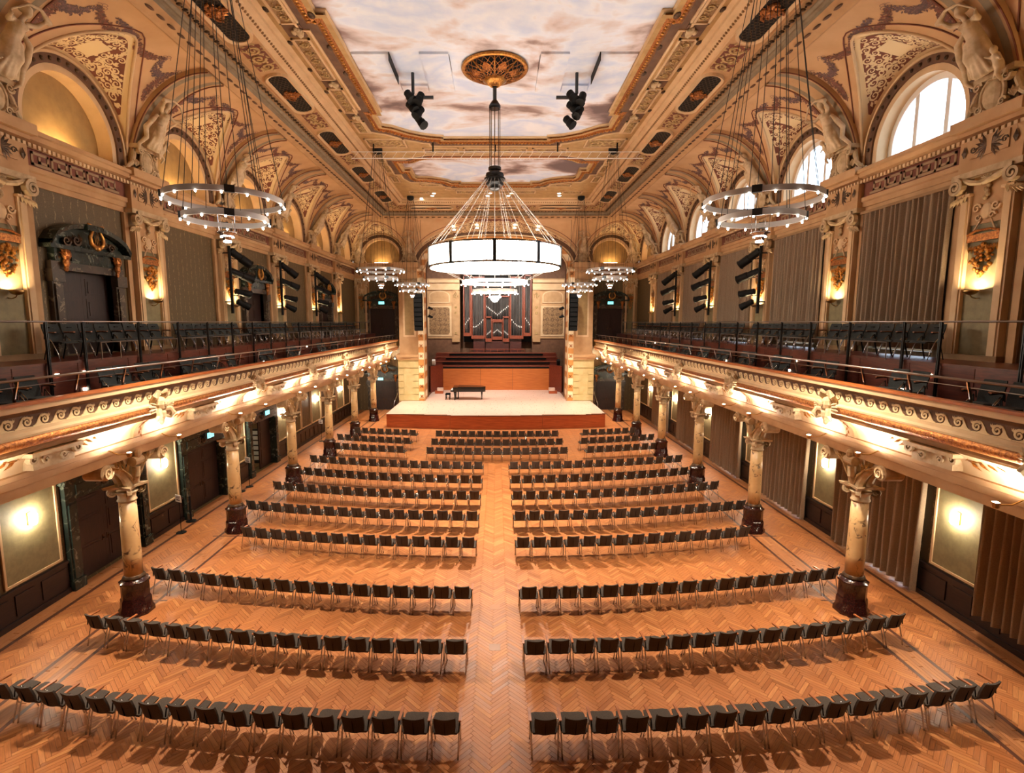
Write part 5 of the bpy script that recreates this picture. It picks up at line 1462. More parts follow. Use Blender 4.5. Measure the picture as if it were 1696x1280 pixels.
# ---------------------------------------------------------------- railings
def front_rail(s):
    R_ = empty('balcony_railing'); tag(R_, f'steel railing with curved posts along the {SIDE[s]} balcony edge', 'railing')
    m_ = MB(); m_.tube([(s*8.58,-2,6.56),(s*8.58,YE-.3,6.56)], .027, 8); m_.build('top_rail', 'steel_rail', R_, True)
    for z in (6.42,): m_ = MB(); m_.tube([(s*8.7,-2,z),(s*8.7,YE-.3,z)], .008, 5); m_.build('thin_rail', 'steel_rail', R_)
    m_ = MB()
    m_.strip([[(s*(x-.0),-.012,z),(s*(x+.045),-.012,z),(s*(x+.045),.012,z),(s*(x-.0),.012,z)] for x, z in ((8.57,6.55),(8.59,6.45),(8.63,6.33),(8.66,6.2),(8.68,5.95))], closed=True)
    p0 = m_.build('rail_post', 'chrome', R_, auto=True); y = 8.0; f_ = True
    while y < YE-.4:
        o = p0 if f_ else p0.copy()
        if not f_: COL.objects.link(o)
        f_ = False; o.location = (0,y,0); y += 1.38
def rear_rail(s):
    R_ = empty('gallery_railing'); tag(R_, f'tall steel railing in front of the upper {SIDE[s]} gallery row', 'railing')
    m_ = MB(); m_.tube([(s*10.36,-2,7.62),(s*10.36,YE-2.4,7.62)], .022, 8); m_.build('top_rail', 'steel_rail', R_, True)
    m_ = MB(); m_.bx(*sorted((s*10.33,s*10.38)),-.028,-.012,5.6,7.62); m_.bx(*sorted((s*10.33,s*10.38)),.012,.028,5.6,7.62); m_.bx(*sorted((s*10.34,s*10.37)),-.012,.012,6.6,6.7); p0 = m_.build('rail_post', 'dark_steel', R_)
    m_ = MB(); m_.tube([(s*10.34,-.7,7.08),(s*10.34,.7,7.08)], .016, 6); m_.tube([(s*10.34,-.7,7.08),(s*10.34,-.7,6.62)], .014, 6); m_.tube([(s*10.34,.7,7.08),(s*10.34,.7,6.62)], .014, 6); m_.tube([(s*10.34,0,7.08),(s*10.34,0,6.62)], .012, 6); q0 = m_.build('mid_rail', 'steel_rail', R_)
    ys = [12.15,13.25,15.3]+[17.2+1.75*k for k in range(15)]; f_ = True
    for y in [8.3,10.2]+ys:
        if y > YE-2.4: continue
        o = p0 if f_ else p0.copy()
        if not f_: COL.objects.link(o)
        o.location = (0,y,0)
        if abs(y-13.25) > .2 and abs(y-12.15) > .2 or y == 15.3:
            q = q0 if f_ else q0.copy()
            if not f_: COL.objects.link(q)
            q.location = (0,y-.82,0)
        f_ = False
for s in (-1, 1): front_rail(s); rear_rail(s)
# ================================================================ columns
def column_proto():
    e = empty('column')
    m_ = MB(); a8 = PI/8
    m_.lathe([(.42,0),(.42,.1),(.37,.16),(.36,.38),(.34,.42),(.33,.44),(.33,.8),(.36,.84),(.36,.88),(.3,.92),(.27,.96)], 8, a0=a8); m_.build('column_base', 'granite_red', e, auto=True)
    m_ = MB(); m_.lathe([(.27,.96),(.26,1.0),(.23,1.03),(.225,1.05)], 20); m_.build('base_ring', 'bronze_dark', e, True)
    m_ = MB(); m_.lathe([(.215,1.04),(.215,1.6),(.21,2.3),(.195,3.05)], 24); m_.build('column_shaft', 'marble_column', e, True)
    m_ = MB(); m_.lathe([(.2,3.03),(.22,3.05),(.22,3.08),(.2,3.1),(.2,3.2),(.24,3.26),(.26,3.3)], 20); m_.build('necking', 'stone_cream', e, True)
    m_ = MB()   # ionic capital: four diagonal volutes and a concave abacus
    for k in range(4):
        a = PI/4+PI/2*k; r = rz(a)
        f3 = lambda u, v, d: tuple(r @ Vector((.3+u, d-.05, 3.3+v)))
        m_.spiral((0.0,0), .11, 1.8, .055, f3, n=18, sgn=-1, a0=PI/2, depth=.1); m_.ell(tuple(r @ Vector((.3,0,3.3))), .045, 6, 4)
    ab = []
    for k in range(4):
        a = PI/4+PI/2*k; ab.append((.48*cos(a), .48*sin(a))); ab.append((.26*cos(a+PI/4), .26*sin(a+PI/4)))
    m_.prism(ab, lambda u, v: (u,v,3.4), lambda u, v: (u*1.06,v*1.06,3.46)); m_.build('capital', 'stone_cream', e, fix=True)
    m_ = MB()   # spreading brackets along the beam with rosette ends
    for sg in (-1, 1):
        for dx in (-.16, .04):
            pts = [(.1+dx, sg*(.12+.86*(1-cos(PI/2*t))**.8), 3.46+.70*sin(PI/2*t)) for t in [k/8 for k in range(9)]]
            m_.tube(pts, [.11,.11,.105,.1,.1,.1,.1,.095,.09], 7)
        f3 = lambda u, v, d: (.34+d, sg*1.03+u, 4.06+v)
        m_.lathe([(.02,-.22),(.19,-.22),(.19,.22),(.15,.25),(.06,.25)], 14, (.1,sg*1.03,4.06), ry(PI/2))
        m_.spiral((0,0), .15, 1.6, .05, f3, n=16, sgn=sg, depth=.05)
    m_.bx(-.3,.22,-.34,.34,4.05,4.22)
    m_.build('bracket', 'stone_cream', e, fix=True)
    m_ = MB()
    for sg in (-1, 1):
        f3 = lambda u, v, d: (.22+d, u, v)
        for k in range(10): leaf2(m_, f3, sg*(.2+.045*k), 3.82+.022*k, (PI/2-.5*sg)+(k%3-1)*.5, .32, .07, .06)
        m_.tube([(.24,sg*.05,3.52),(.28,sg*.2,3.75),(.25,sg*.45,4.0)], [.02,.03,.02], 5)
    for k in range(5): leaf2(m_, f3, 0, 3.5, PI/2+(k-2)*.3, .3, .12, .1)
    m_.build('palm_leaves', 'relief_olive', e)
    m_ = MB(); m_.lathe([(.03,-.16),(.12,-.16),(.12,.16),(.03,.16)], 12, (.32,0,4.1), rx(PI/2)); m_.tube([(.2,0,3.5),(.28,0,3.7),(.3,0,3.95)], [.07,.1,.1], 7); m_.ell((.38,0,4.28), (.07,.1,.12), 8, 5); m_.build('front_scroll', 'stone_cream', e, fix=True)
    return e
c0 = column_proto(); f_ = True
for s in (-1, 1):
    for i, y in enumerate(YC):
        o = c0 if f_ else dup(c0); f_ = False
        o.location = (s*9.48, y, 0); o.rotation_euler = (0,0,0 if s < 0 else PI)
        tag(o, f'marble column on a red granite base, {ORD[5-i]} from the stage in the {SIDE[s]} arcade', 'column', 'balcony columns')
# ================================================================ large centre chandelier
CHX, CHY = 0.0, 20.55
CH = empty('crystal_chandelier', (CHX, CHY, 0)); tag(CH, 'huge glowing drum chandelier hanging on cables in the middle of the hall', 'chandelier')
NP = 10
def ring_pts(r, z, n=40, a0=0): return [(r*cos(a0+2*PI*k/n), r*sin(a0+2*PI*k/n), z) for k in range(n+1)]
for z in (10.38, 9.68):
    m_ = MB(); m_.lathe([(2.48,z-.03),(2.56,z-.03),(2.56,z+.03),(2.48,z+.03),(2.48,z-.03)], 60, closed=False); m_.build('drum_hoop', 'chrome', CH)
m_ = MB()
for k in range(260):
    a = 2*PI*k/260; m_.box((2.5*cos(a),2.5*sin(a),10.03), (.016,.034,.64), rz(a))
tag(m_.build('glass_rods', 'glow_drum', CH), None, None, None, 'stuff')
for k in range(NP):
    a = -PI/2+2*PI*(k+.0)/NP; m_ = MB(); m_.box((2.57*cos(a),2.57*sin(a),10.03), (.05,.13,.76), rz(a)); m_.build('drum_post', 'dark_steel', CH)
for z, r, h in ((9.14,1.27,.13),(8.80,.87,.13)):
    m_ = MB(); m_.lathe([(r-.05,z-h/2),(r,z-h/2),(r,z+h/2),(r-.05,z+h/2),(r-.05,z-h/2)], 40, closed=False); m_.build('lower_ring', 'white_paint', CH, auto=True)
    for k in range(14): a = 2*PI*k/14; m_ = MB(); m_.ell((r*cos(a)*1.02,r*sin(a)*1.02,z-h/2-.03), .026, 6, 4); m_.build('bulb', 'glow_bulb', CH)
m_ = MB(); m_.lathe([(.02,8.38),(.1,8.42),(.16,8.5),(.16,8.53),(.24,8.56),(.24,8.6),(.1,8.62)], 16); m_.build('finial_lamp', 'glow_drum', CH, True); spot_light(CH, (0,0,8.3), (0,0,0), 4200, 2.2, (1,.86,.68), 1.0, .2)
for k in range(20):
    a = 2*PI*k/20; m_ = MB(); m_.tube([(.32*cos(a),.32*sin(a),13.0),(2.5*cos(a),2.5*sin(a),10.4)], .008, 4); m_.build('cable', 'cable_steel', CH)
for k in range(10):
    a = 2*PI*(k+.5)/10; m_ = MB(); m_.tube([(2.3*cos(a),2.3*sin(a),9.7),(1.25*cos(a),1.25*sin(a),9.2)], .007, 4); m_.tube([(.2*cos(a),.2*sin(a),12.9),(1.0*cos(a),1.0*sin(a),9.2)], .005, 4); m_.build('cable', 'cable_steel', CH)
m_ = MB(); m_.lathe([(.2,13.42),(.24,13.4),(.24,13.3),(.18,13.28),(.18,13.22),(.33,13.18),(.35,13.1),(.33,13.05),(.4,13.0),(.4,12.95),(.26,12.92),(.26,12.85),(.34,12.82),(.3,12.74),(.2,12.7),(.22,12.62),(.12,12.56)], 24); m_.build('crown', 'dark_steel', CH, auto=True)
for k in range(8): a = 2*PI*k/8; m_ = MB(); m_.tube([(.19*cos(a),.19*sin(a),13.4),(.19*cos(a),.19*sin(a),15.5)], .016, 6); m_.build('stem_rod', 'bronze_dark', CH)
m_ = MB(); m_.lathe([(.2,15.48),(.22,15.52),(.22,15.6),(.12,15.75),(.07,15.8),(.07,16.5)], 14); m_.build('stem', 'dark_steel', CH, auto=True)
# gilded lattice rosette round the suspension point
RO_ = empty('ceiling_rosette', (CHX, CHY, 0)); tag(RO_, 'round gilded lattice rosette on the painted ceiling above the centre chandelier', 'ceiling rosette')
m_ = MB(); m_.lathe([(1.08,16.95),(1.2,16.95),(1.24,16.88),(1.2,16.82),(1.08,16.84)], 48, closed=False); m_.build('rosette_rim', 'gilt_bright', RO_, True)
m_ = MB()
for k in range(26):
    for sg in (-1, 1):
        pts = []
        for q in range(9):
            t = q/8; a = 2*PI*k/26+sg*t*.8; r = 1.1-.72*t; pts.append((r*cos(a), r*sin(a), 16.84-.38*t**.7))
        m_.tube(pts, .012, 4, cap=False)
tag(m_.build('rosette_lattice', 'gilt', RO_), None, None, None, 'stuff')
for k in range(8):
    a = 2*PI*k/8; m_ = MB(); m_.tube([(1.1*cos(a),1.1*sin(a),16.83),(.8*cos(a),.8*sin(a),16.68),(.4*cos(a),.4*sin(a),16.48)], .03, 6); m_.build('rosette_rib', 'gilt_bright', RO_, True)
    a += PI/8; m_ = MB(); 
    for q in range(5): leaf2(m_, lambda u, v, d: (u*cos(a)-v*sin(a), u*sin(a)+v*cos(a), 16.82-(1.1-u)*.5-d), .95, 0, PI+(q-2)*.25, .42, .14, .05)
    m_.build('rosette_leaf', 'gilt', RO_)
m_ = MB(); m_.lathe([(.42,16.5),(.44,16.46),(.3,16.38),(.16,16.3),(.1,16.26)], 24, closed=False)
for k in range(24): a = 2*PI*k/24; m_.tube([(.42*cos(a),.42*sin(a),16.49),(.12*cos(a),.12*sin(a),16.27)], .022, 5)
m_.build('rosette_cup', 'gilt_bright', RO_, True)
m_ = MB(); m_.lathe([(0,16.93),(1.12,16.93)], 32, closed=False); m_.build('rosette_back', 'mesh_black', RO_)
# ================================================================ six ring chandeliers
def ring_chandelier():
    e = empty('ring_chandelier')
    for z, r, nb in ((10.42,1.28,16),(10.0,.93,12)):
        m_ = MB(); m_.lathe([(r-.06,z-.06),(r,z-.06),(r,z+.06),(r-.06,z+.06),(r-.06,z-.06)], 48, closed=False); m_.build('ring', 'ring_aluminium', e, auto=True)
        for k in range(nb):
            a = 2*PI*(k+.3)/nb; m_ = MB(); m_.ell((r*cos(a),r*sin(a),z-.085), (.024,.024,.03), 8, 5); 
            m_.build('bulb', 'glow_bulb', e)
        for k in range(4):
            a = 2*PI*(k+.15)/4; m_ = MB(); m_.box((r*cos(a)*.99,r*sin(a)*.99,z), (.09,.2,.15), rz(a)); m_.build('ring_block', 'dark_steel', e)
    m_ = MB(); m_.lathe([(.06,9.5),(.1,9.52),(.1,9.6),(.16,9.62),(.16,9.65),(.22,9.67),(.22,9.7),(.1,9.72)], 16); m_.build('centre_lamp', 'chrome', e, True)
    m_ = MB(); m_.lathe([(.0,9.47),(.085,9.47),(.085,9.5),(0,9.51)], 12, closed=False); m_.lathe([(.11,9.605),(.15,9.6),(.15,9.585),(.11,9.59)], 12, closed=False); m_.build('centre_bulb', 'glow_bulb', e); spot_light(e, (0,0,9.42), (0,0,0), 2300, 1.9, (1,.84,.64), 1.0, .1)
    for k in range(4): a = PI/4+PI/2*k; m_ = MB(); m_.tube([(.2*cos(a),.2*sin(a),9.7),(.22*cos(a),.22*sin(a),10.1)], .006, 4); m_.build('hanger', 'chrome', e)
    for k in range(14):
        a = 2*PI*k/14; r = 1.25 if k % 2 == 0 else .9; z = 10.48 if k % 2 == 0 else 10.06
        m_ = MB(); m_.tube([(r*cos(a),r*sin(a),z),(.22*cos(a),.22*sin(a),16.6)], .008, 4); m_.build('cable', 'cable_dark', e)
    m_ = MB(); m_.lathe([(.26,16.76),(.26,16.6),(.18,16.5),(.08,16.45)], 12); m_.build('canopy', 'black_metal', e, auto=True)
    return e
R0 = ring_chandelier(); f_ = True
for s in (-1, 1):
    for y, w in ((12.6,'nearest the rear of the hall'),(29.0,'middle one of its side'),(39.6,'closest to the stage')):
        o = R0 if f_ else dup(R0); f_ = False
        o.location = (s*6.25, y, 0); o.rotation_euler = (0,0,.3 if s < 0 else .8)
        tag(o, f'small double ring chandelier on the {SIDE[s]}, {w}', 'chandelier', 'ring chandeliers')
# ================================================================ truss, ceiling spots and hatch lights
TR = empty('lighting_truss', (0, 28.1, 0)); tag(TR, 'thin white lighting truss spanning the ceiling between the two paintings', 'truss')
for z in (16.3, 15.98): m_ = MB(); m_.tube([(-7.4,0,z),(7.6,0,z)], .022, 6); m_.build('truss_chord', 'white_paint', TR)
for k in range(30): x = -7.3+.5*k; m_ = MB(); m_.tube([(x,0,15.98),(x+.25,0,16.3)], .01, 4); m_.build('truss_brace', 'white_paint', TR)
for x in (-6.25,-3.2,0,3.2,6.25): m_ = MB(); m_.tube([(x,0,16.3),(x,0,16.95)], .04, 6); m_.ell((x,0,16.9), (.1,.1,.06), 8, 4); m_.build('truss_post', 'black_metal', TR)
SPX = [(-5.5,40.0),(-4.6,39.2),(-4.4,38.5),(-.6,39.2),(-.4,38.5),(.9,39.2),(1.1,38.5),(4.5,38.5),(4.6,39.2)]
for i, (x, y) in enumerate(SPX):
    e = empty('ceiling_spot', (x, y, 16.75)); tag(e, f'bright ceiling downlight in front of the stage arch, {ORD[i]} from the left', 'ceiling lamp', 'stage downlights')
    m_ = MB(); m_.lathe([(.14,0),(.16,-.05),(.12,-.06),(.11,-.02)], 12, closed=False); m_.build('lamp_rim', 'white_paint', e)
    m_ = MB(); m_.lathe([(.0,-.035),(.12,-.035),(.12,-.03),(.0,-.03)], 12, closed=False); m_.build('lamp_lens', 'glow_spot', e); spot_light(e, (0,0,-.08), (-x*.1, 41.0+.4*i-y, -15.7), 1050, 1.1, (1,.92,.82))
def spot_body(mb_, c, rot, L=.55, r=.12):
    mb_.lathe([(r*.55,-L/2),(r*.85,-L/2+.04),(r*.85,0),(r,.03),(r,L/2-.04),(r*1.12,L/2-.03),(r*1.12,L/2)], 10, c, rot)
for sx in (-1, 1):
    e = empty('moving_light_cluster', (sx*3.1, 21.2, 0)); tag(e, f'cluster of black stage lights hanging from the {SIDE[sx]} ceiling hatch', 'stage lights')
    m_ = MB(); m_.tube([(0,-.2,17.0),(0,-.2,16.2)], .06, 8); m_.tube([(0,-.2,16.2),(0,.3,15.6)], .04, 6); m_.build('hanging_pole', 'dark_steel', e)
    m_ = MB(); m_.bx(-.1,.75,-.05,.05,16.1,16.2) if sx < 0 else m_.bx(-.75,.1,-.05,.05,16.1,16.2); m_.build('crossbar', 'dark_steel', e)
    for c, rot in (((-.15,-.1,16.15),.5),((.22,-.05,16.1),-.3),((-.1,.1,15.85),.7),((.15,.2,15.7),-.5),((sx*-.2,.35,15.4),.6)):
        m_ = MB(); spot_body(m_, c, rx(PI-.5) @ ry(rot), .5, .17); m_.build('spotlight', 'black_metal', e, auto=True)
def light_rack(s, i, y, w):
    e = empty('spotlight_rack', (s*(XW-.55), y-.62 if s < 0 else y-.62, 0)); 
    tag(e, f'vertical rack of black stage spotlights on the {SIDE[s]} gallery wall, {w}', 'stage lights', 'spotlight racks')
    m_ = MB(); m_.tube([(0,0,8.0),(0,0,10.9)], .065, 8); m_.tube([(0,0,10.6),(s*.45,0,10.6)], .03, 6); m_.tube([(0,0,8.5),(s*.45,0,8.5)], .03, 6); m_.build('rack_pole', 'black_metal', e)
    for k, (z, L, r, tilt) in enumerate(((10.55,1.05,.19,-.55),(9.75,1.05,.18,-.3),(8.95,.7,.16,-.15),(8.5,.6,.15,-.4))):
        rot = rz(-s*.35) @ rx(-PI/2+tilt*-1 if False else PI/2+.0) 
        d = Vector((-s*.55, .62, tilt)).normalized(); q = Vector((0,0,1)).rotation_difference(d).to_matrix()
        c = Vector((-s*.15, .3, z)); m_ = MB(); spot_body(m_, c + d*.2, q, L, r); sp = m_.build('spotlight', 'black_metal', e, auto=True)
        m_ = MB(); m_.tube([(0,0,z-.15),(-s*.1,.2,z-.18),tuple(c+Vector((0,0,-.16)))], .02, 5); m_.build('yoke', 'black_metal', sp)
for s in (-1, 1):
    for i, w in ((2,'rearmost of three'),(3,'middle of three'),(4,'nearest the stage of three')): light_rack(s, i, YC[i], w)
# ================================================================ statues on the vault piers
def statue_mesh(seed=0, mir=1):
    m_ = MB(); X = lambda x, y, z: (x, y*mir, z)
    # draped lower body, torso, neck, head (x towards the hall, z up)
    m_.tube([X(0,0,0),X(.02,.02,.35),X(.05,.0,.75),X(.02,-.02,1.05)], [.34,.3,.27,.2], 12)
    m_.tube([X(.02,-.02,1.0),X(.03,.0,1.25),X(.02,.04,1.5)], [.19,.2,.17], 12)
    for sg in (-1,1): m_.ell(X(.15,sg*.09+.02,1.42), .085, 8, 5)
    m_.tube([X(.02,.04,1.5),X(.05,.06,1.68)], [.08,.07], 8)
    m_.ell(X(.08,.08,1.8), (.12,.1,.145), 10, 7); m_.ell(X(.19,.09,1.79), (.03,.025,.035), 6, 4); m_.ell(X(.03,.07,1.88), (.15,.13,.12), 10, 6); m_.ell(X(-.08,.05,1.82), .09, 8, 5)
    # arms: one raised over the head, one stretched out with an instrument
    m_.tube([X(.0,.2,1.5),X(.1,.42,1.62),X(.2,.5,1.86)], [.085,.07,.05], 8); m_.ell(X(.22,.5,1.93), (.05,.05,.07), 6, 5)
    m_.tube([X(.0,-.16,1.5),X(.15,-.4,1.4),X(.32,-.55,1.52)], [.085,.07,.05], 8); m_.ell(X(.36,-.58,1.55), .06, 6, 5)
    m_.tube([X(.2,.62,1.86),X(.26,.2,2.05),X(.3,-.2,2.0),X(.34,-.62,1.62)], [.09,.05,.04,.03], 8)   # horn
    # legs showing through the drapery and trailing folds
    m_.tube([X(.1,.1,.95),X(.26,.14,.6),X(.16,.16,.1)], [.15,.13,.1], 8); m_.tube([X(.05,-.1,.95),X(.12,-.12,.5),X(.05,-.14,.05)], [.15,.12,.1], 8)
    rnd = random.Random(seed)
    for k in range(9):
        a = -1.2+2.4*k/8; m_.tube([X(.15*cos(a),.17*sin(a),1.05),X(.26*cos(a)+.03,.27*sin(a)+.03,.6),X(.3*cos(a),.36*sin(a)+.1*sin(k*2.1),.05)], [.03,.045,.06], 6)
    m_.tube([X(-.05,.25,1.3),X(.05,.5,1.05),X(0,.62,.7),X(.1,.5,.35),X(.05,.66,.0),X(.02,.5,-.25)], [.06,.09,.1,.09,.07,.03], 8)
    # child figure at the foot
    m_.ell(X(.2,-.5,.5), (.1,.09,.11), 8, 6); m_.tube([X(.18,-.48,.38),X(.16,-.45,.1),X(.14,-.42,-.05)], [.1,.12,.1], 8)
    m_.tube([X(.2,-.55,.3),X(.3,-.68,.2)], [.045,.035], 6); m_.tube([X(.2,-.4,.3),X(.3,-.3,.45)], [.045,.035], 6); m_.tube([X(.18,-.42,.0),X(.34,-.5,-.12),X(.3,-.5,-.32)], [.07,.06,.04], 6); m_.tube([X(.16,-.38,.0),X(.3,-.34,-.2)], [.07,.05], 6)
    return remesh(m_, .028, 3)
SM = [statue_mesh(1, 1), statue_mesh(2, -1)]
for me in SM: me.name = 'statue_body'; me.materials.append(MATS['stone_statue'])
def console_proto():
    m_ = MB(); f3 = lambda u, v, d: (.3+d, u, v)
    m_.ell((.32,0,12.93), (.12,.27,.34), 12, 7)
    for sg in (-1, 1):
        m_.tube([(.2,sg*.42,13.28),(.26,sg*.52,13.05),(.26,sg*.62,12.8),(.2,sg*.86,12.56),(.2,sg*1.0,12.55)], [.06,.075,.07,.06,.04], 8)
        m_.spiral((sg*.36,13.22), .12, 1.5, .06, f3, n=14, sgn=-sg, depth=.12); m_.spiral((sg*.3,12.68), .1, 1.4, .05, f3, n=12, sgn=sg, depth=.1)
        for k in range(4): leaf2(m_, f3, sg*.5, 12.7, PI/2+(k-1.5)*.4, .28, .1, .08)
    for k in range(7): leaf2(m_, f3, 0, 13.2, PI/2+(k-3)*.35, .28, .12, .1)
    m_.tube([(.34+.28*0, .3*cos(a), 12.93+.38*sin(a)) for a in [2*PI*k/20 for k in range(21)]], .045, 6)
    m_.bx(0,.42,-.55,.55,13.3,13.42); return m_.mesh('cartouche')
CM = console_proto(); CM.materials.append(MATS['stone_cream'])
def statue(loc, rot, label, k, lean=.5, sc=.86):
    e = empty('statue', loc, rot); tag(e, label, 'statue', 'allegorical statues on the vault piers')
    o = bpy.data.objects.new('figure', SM[k % 2]); COL.objects.link(o); o.parent = e; o.location = (.46,0,13.42); o.rotation_euler = (0,lean,0); o.scale = (sc,)*3
    c = bpy.data.objects.new('cartouche', CM); COL.objects.link(c); c.parent = e
for s in (-1, 1):
    for i, y in enumerate(YC):
        statue((s*XW, y, 0), 0 if s < 0 else PI, f'draped stone figure with raised arms on the {ORD[5-i]} vault pier from the stage, {SIDE[s]} wall', i+(s > 0))
for sx in (-1, 1):
    statue((sx*7.3, YE-.1, 0), -PI/2, f'stone figure group above the pier {SIDE[sx]} of the stage arch', sx > 0, .25)
    statue((sx*11.75, YE-.35, 0), -PI/2+sx*.75*-1, f'stone figure in the {SIDE[sx]} far corner of the vault', sx < 0, .4, .75)

# ================================================================ chairs
def rounded_slab(m_, rows):
    """rows of closed loops"""
    m_.strip(rows, closed=True)
    n = len(rows[0]); o = len(m_.v)-len(rows)*n
    m_.f += [tuple(o+k for k in range(n))[::-1], tuple(o+(len(rows)-1)*n+k for k in range(n))]
def chair_proto(name, fab, arm_right=True, both=False):
    """faces +y; origin on the floor below the rear feet line centre"""
    e = empty(name)
    m_ = MB(); rows = []                       # seat: slightly dished cushion, y from .1 to .56
    for y, z, w in ((.10,.43,.20),(.14,.44,.225),(.3,.445,.235),(.48,.46,.24),(.55,.455,.225),(.575,.43,.2)):
        rows.append([(-w,y,z-.03),(-w-.005,y,z),(-w*.6,y,z+.02),(0,y,z+.012),(w*.6,y,z+.02),(w+.005,y,z),(w,y,z-.03)])
    rounded_slab(m_, rows); m_.build('seat', fab, e, auto=True)
    m_ = MB(); rows = []                       # curved back shell with rounded lower edge
    for z, y, w in ((.435,.085,.145),(.46,.07,.172),(.58,.045,.188),(.70,.01,.192),(.79,-.02,.192),(.815,-.028,.183)):
        f = []; b = []
        for k in range(7):
            u = -1+k/3; c = .03*(1-u*u); f.append((w*u, y+.022-c*1.0, z+.012*abs(u)**2)); b.append((w*u, y-.018-c, z+.012*abs(u)**2))
        rows.append(f+b[::-1])
    rounded_slab(m_, rows); bk = m_.build('backrest', fab, e, auto=True)
    m_ = MB(); m_.bx(-.003,.003,-.062,-.045,.48,.79); m_.v = [(x, y+(.79-z)*.19-.0, z) for x, y, z in m_.v]; m_.build('back_seam', 'black_cloth', bk)
    for sg in (-1, 1):
        x = sg*.247
        m_ = MB(); m_.tube([(x*.98,.19,.62),(x*.96,.13,.44),(x*.94,.05,.2),(x*.92,.0,.0)], .0135, 6); m_.build('leg', 'chrome', e, True)
        m_ = MB(); m_.tube([(x*.98,.19,.62),(x,.3,.44),(x*.96,.4,.2),(x*.94,.47,.0)], .0135, 6); m_.build('leg', 'chrome', e, True)
        if both or (sg > 0) == arm_right:
            m_ = MB(); m_.tube([(x*.98,.06,.5),(x*1.02,.08,.64),(x*1.04,.16,.665),(x*1.04,.40,.655)], .012, 6); ar = m_.build('armrest', 'black_metal', e, True)
            m_ = MB(); m_.bx(x*1.04-.024,x*1.04+.024,.08,.4,.668,.69); m_.build('arm_pad', 'arm_wood', ar)
    m_ = MB(); m_.tube([(-.245,.3,.42),(.245,.3,.42)], .01, 5); m_.build('cross_bar', 'chrome', e)
    return e
CHL = chair_proto('hall_chair', 'fabric', True); CHR = chair_proto('hall_chair', 'fabric', False); CHB = chair_proto('hall_chair', 'fabric', True, True)
ROWY = [8.27,10.5,12.8,15.93,18.25,20.52,22.72,25.0,27.85,29.98,32.3]
ROWC = [.0102,.0112,.0120,.0125,.0130,.0150,.0165,.0150,.0160,.0165,.0150]
ROWN = [17,17,17,15,17,17,17,17]
BACK = ['in the rearmost row'] + [f'in the {ORD[i]} row from the back' for i in range(1, 11)]
used = {}
CK = {id(p): [(c, [g for g in c.children]) for c in p.children] for p in (CHL, CHR, CHB)}
def place_chair(p, x, y, rot, label, group):
    if not used.get(id(p)):
        used[id(p)] = True; o = p
    else:
        o = p.copy(); COL.objects.link(o)
        for c, gs in CK[id(p)]:
            c2 = c.copy(); COL.objects.link(c2); c2.parent = o
            for g in gs: g2 = g.copy(); COL.objects.link(g2); g2.parent = c2
    o.location = (x, y, 0); o.rotation_euler = (0,0,rot)
    tag(o, label, 'chair', group)
PITCH = .535
stuff_pos = []
def row_y(r, x): return ROWY[r] + ROWC[r]*x*x
rnd = random.Random(12)
for r in range(8):
    for s in (-1, 1):
        x0 = .57 if s < 0 else .66
        for k in range(ROWN[r]):
            x = s*(x0+.26+PITCH*k); rot = math.atan(2*ROWC[r]*x) + rnd.uniform(-.015,.015)
            p = CHB if k == ROWN[r]-1 else (CHL if s < 0 else CHR)
            place_chair(p, x+rnd.uniform(-.006,.006), row_y(r,x)+rnd.uniform(-.012,.012), rot, f'charcoal chair, {ORD[k]} seat {SIDE[s]} of the centre aisle {BACK[r]}'.replace('in the rearmost row','in rearmost row').replace('in the','in'), f'chairs of the {"rearmost row" if r == 0 else ORD[r]+" row from the back"}')
BL = {8:(8,15,8), 9:(9,15,9), 10:(8,15,7)}
for r in (8, 9, 10):
    nl, nc, nr = BL[r]
    for k in range(nc):
        x = -3.85+.26+.525*k; pos = (x, row_y(r,x)-.0, math.atan(2*ROWC[r]*x), CHL)
        if r == 8: place_chair(CHL, *pos[:3], f'charcoal chair, {ORD[k]} from left in the middle block {BACK[r].replace("in the ","in ")}', 'chairs of the ninth row from the back')
        else: stuff_pos.append(pos)
    for s, n in ((-1, nl), (1, nr)):
        for k in range(n):
            x = s*((5.03 if not (r == 10 and s > 0) else 5.5)+.26+PITCH*k); pos = (x, row_y(r,x), math.atan(2*ROWC[r]*x), CHL)
            if r == 8: place_chair(CHL if s < 0 else CHR, *pos[:3], f'charcoal chair, {ORD[k]} seat of the {SIDE[s]} block {BACK[r].replace("in the ","in ")}', 'chairs of the ninth row from the back')
            else: stuff_pos.append(pos)
# the two rows nearest the stage, joined
me_parts = {}
for (x, y, rot, p) in stuff_pos:
    Mx = Matrix.Translation((x,y,0)) @ Matrix.Rotation(rot, 4, 'Z')
    for c, gs in CK[id(p)]:
        for q in [c]+gs:
            mt = q.data.materials[0].name; mbb = me_parts.setdefault(mt, MB())
            mbb.add([Mx @ v.co for v in q.data.vertices], [tuple(pl.vertices) for pl in q.data.polygons])
tot = MB(); mats = []; fi = []
for k, (mt, mbb) in enumerate(me_parts.items()):
    tot.add(mbb.v, mbb.f); mats.append(mt); fi += [k]*len(mbb.f)
me = tot.mesh('front_chair_rows')
for mt in mats: me.materials.append(MATS[mt])
me.polygons.foreach_set('material_index', fi)
tag(obj('front_chair_rows', me), 'two curved rows of charcoal chairs nearest the stage', 'chairs', None, 'stuff')
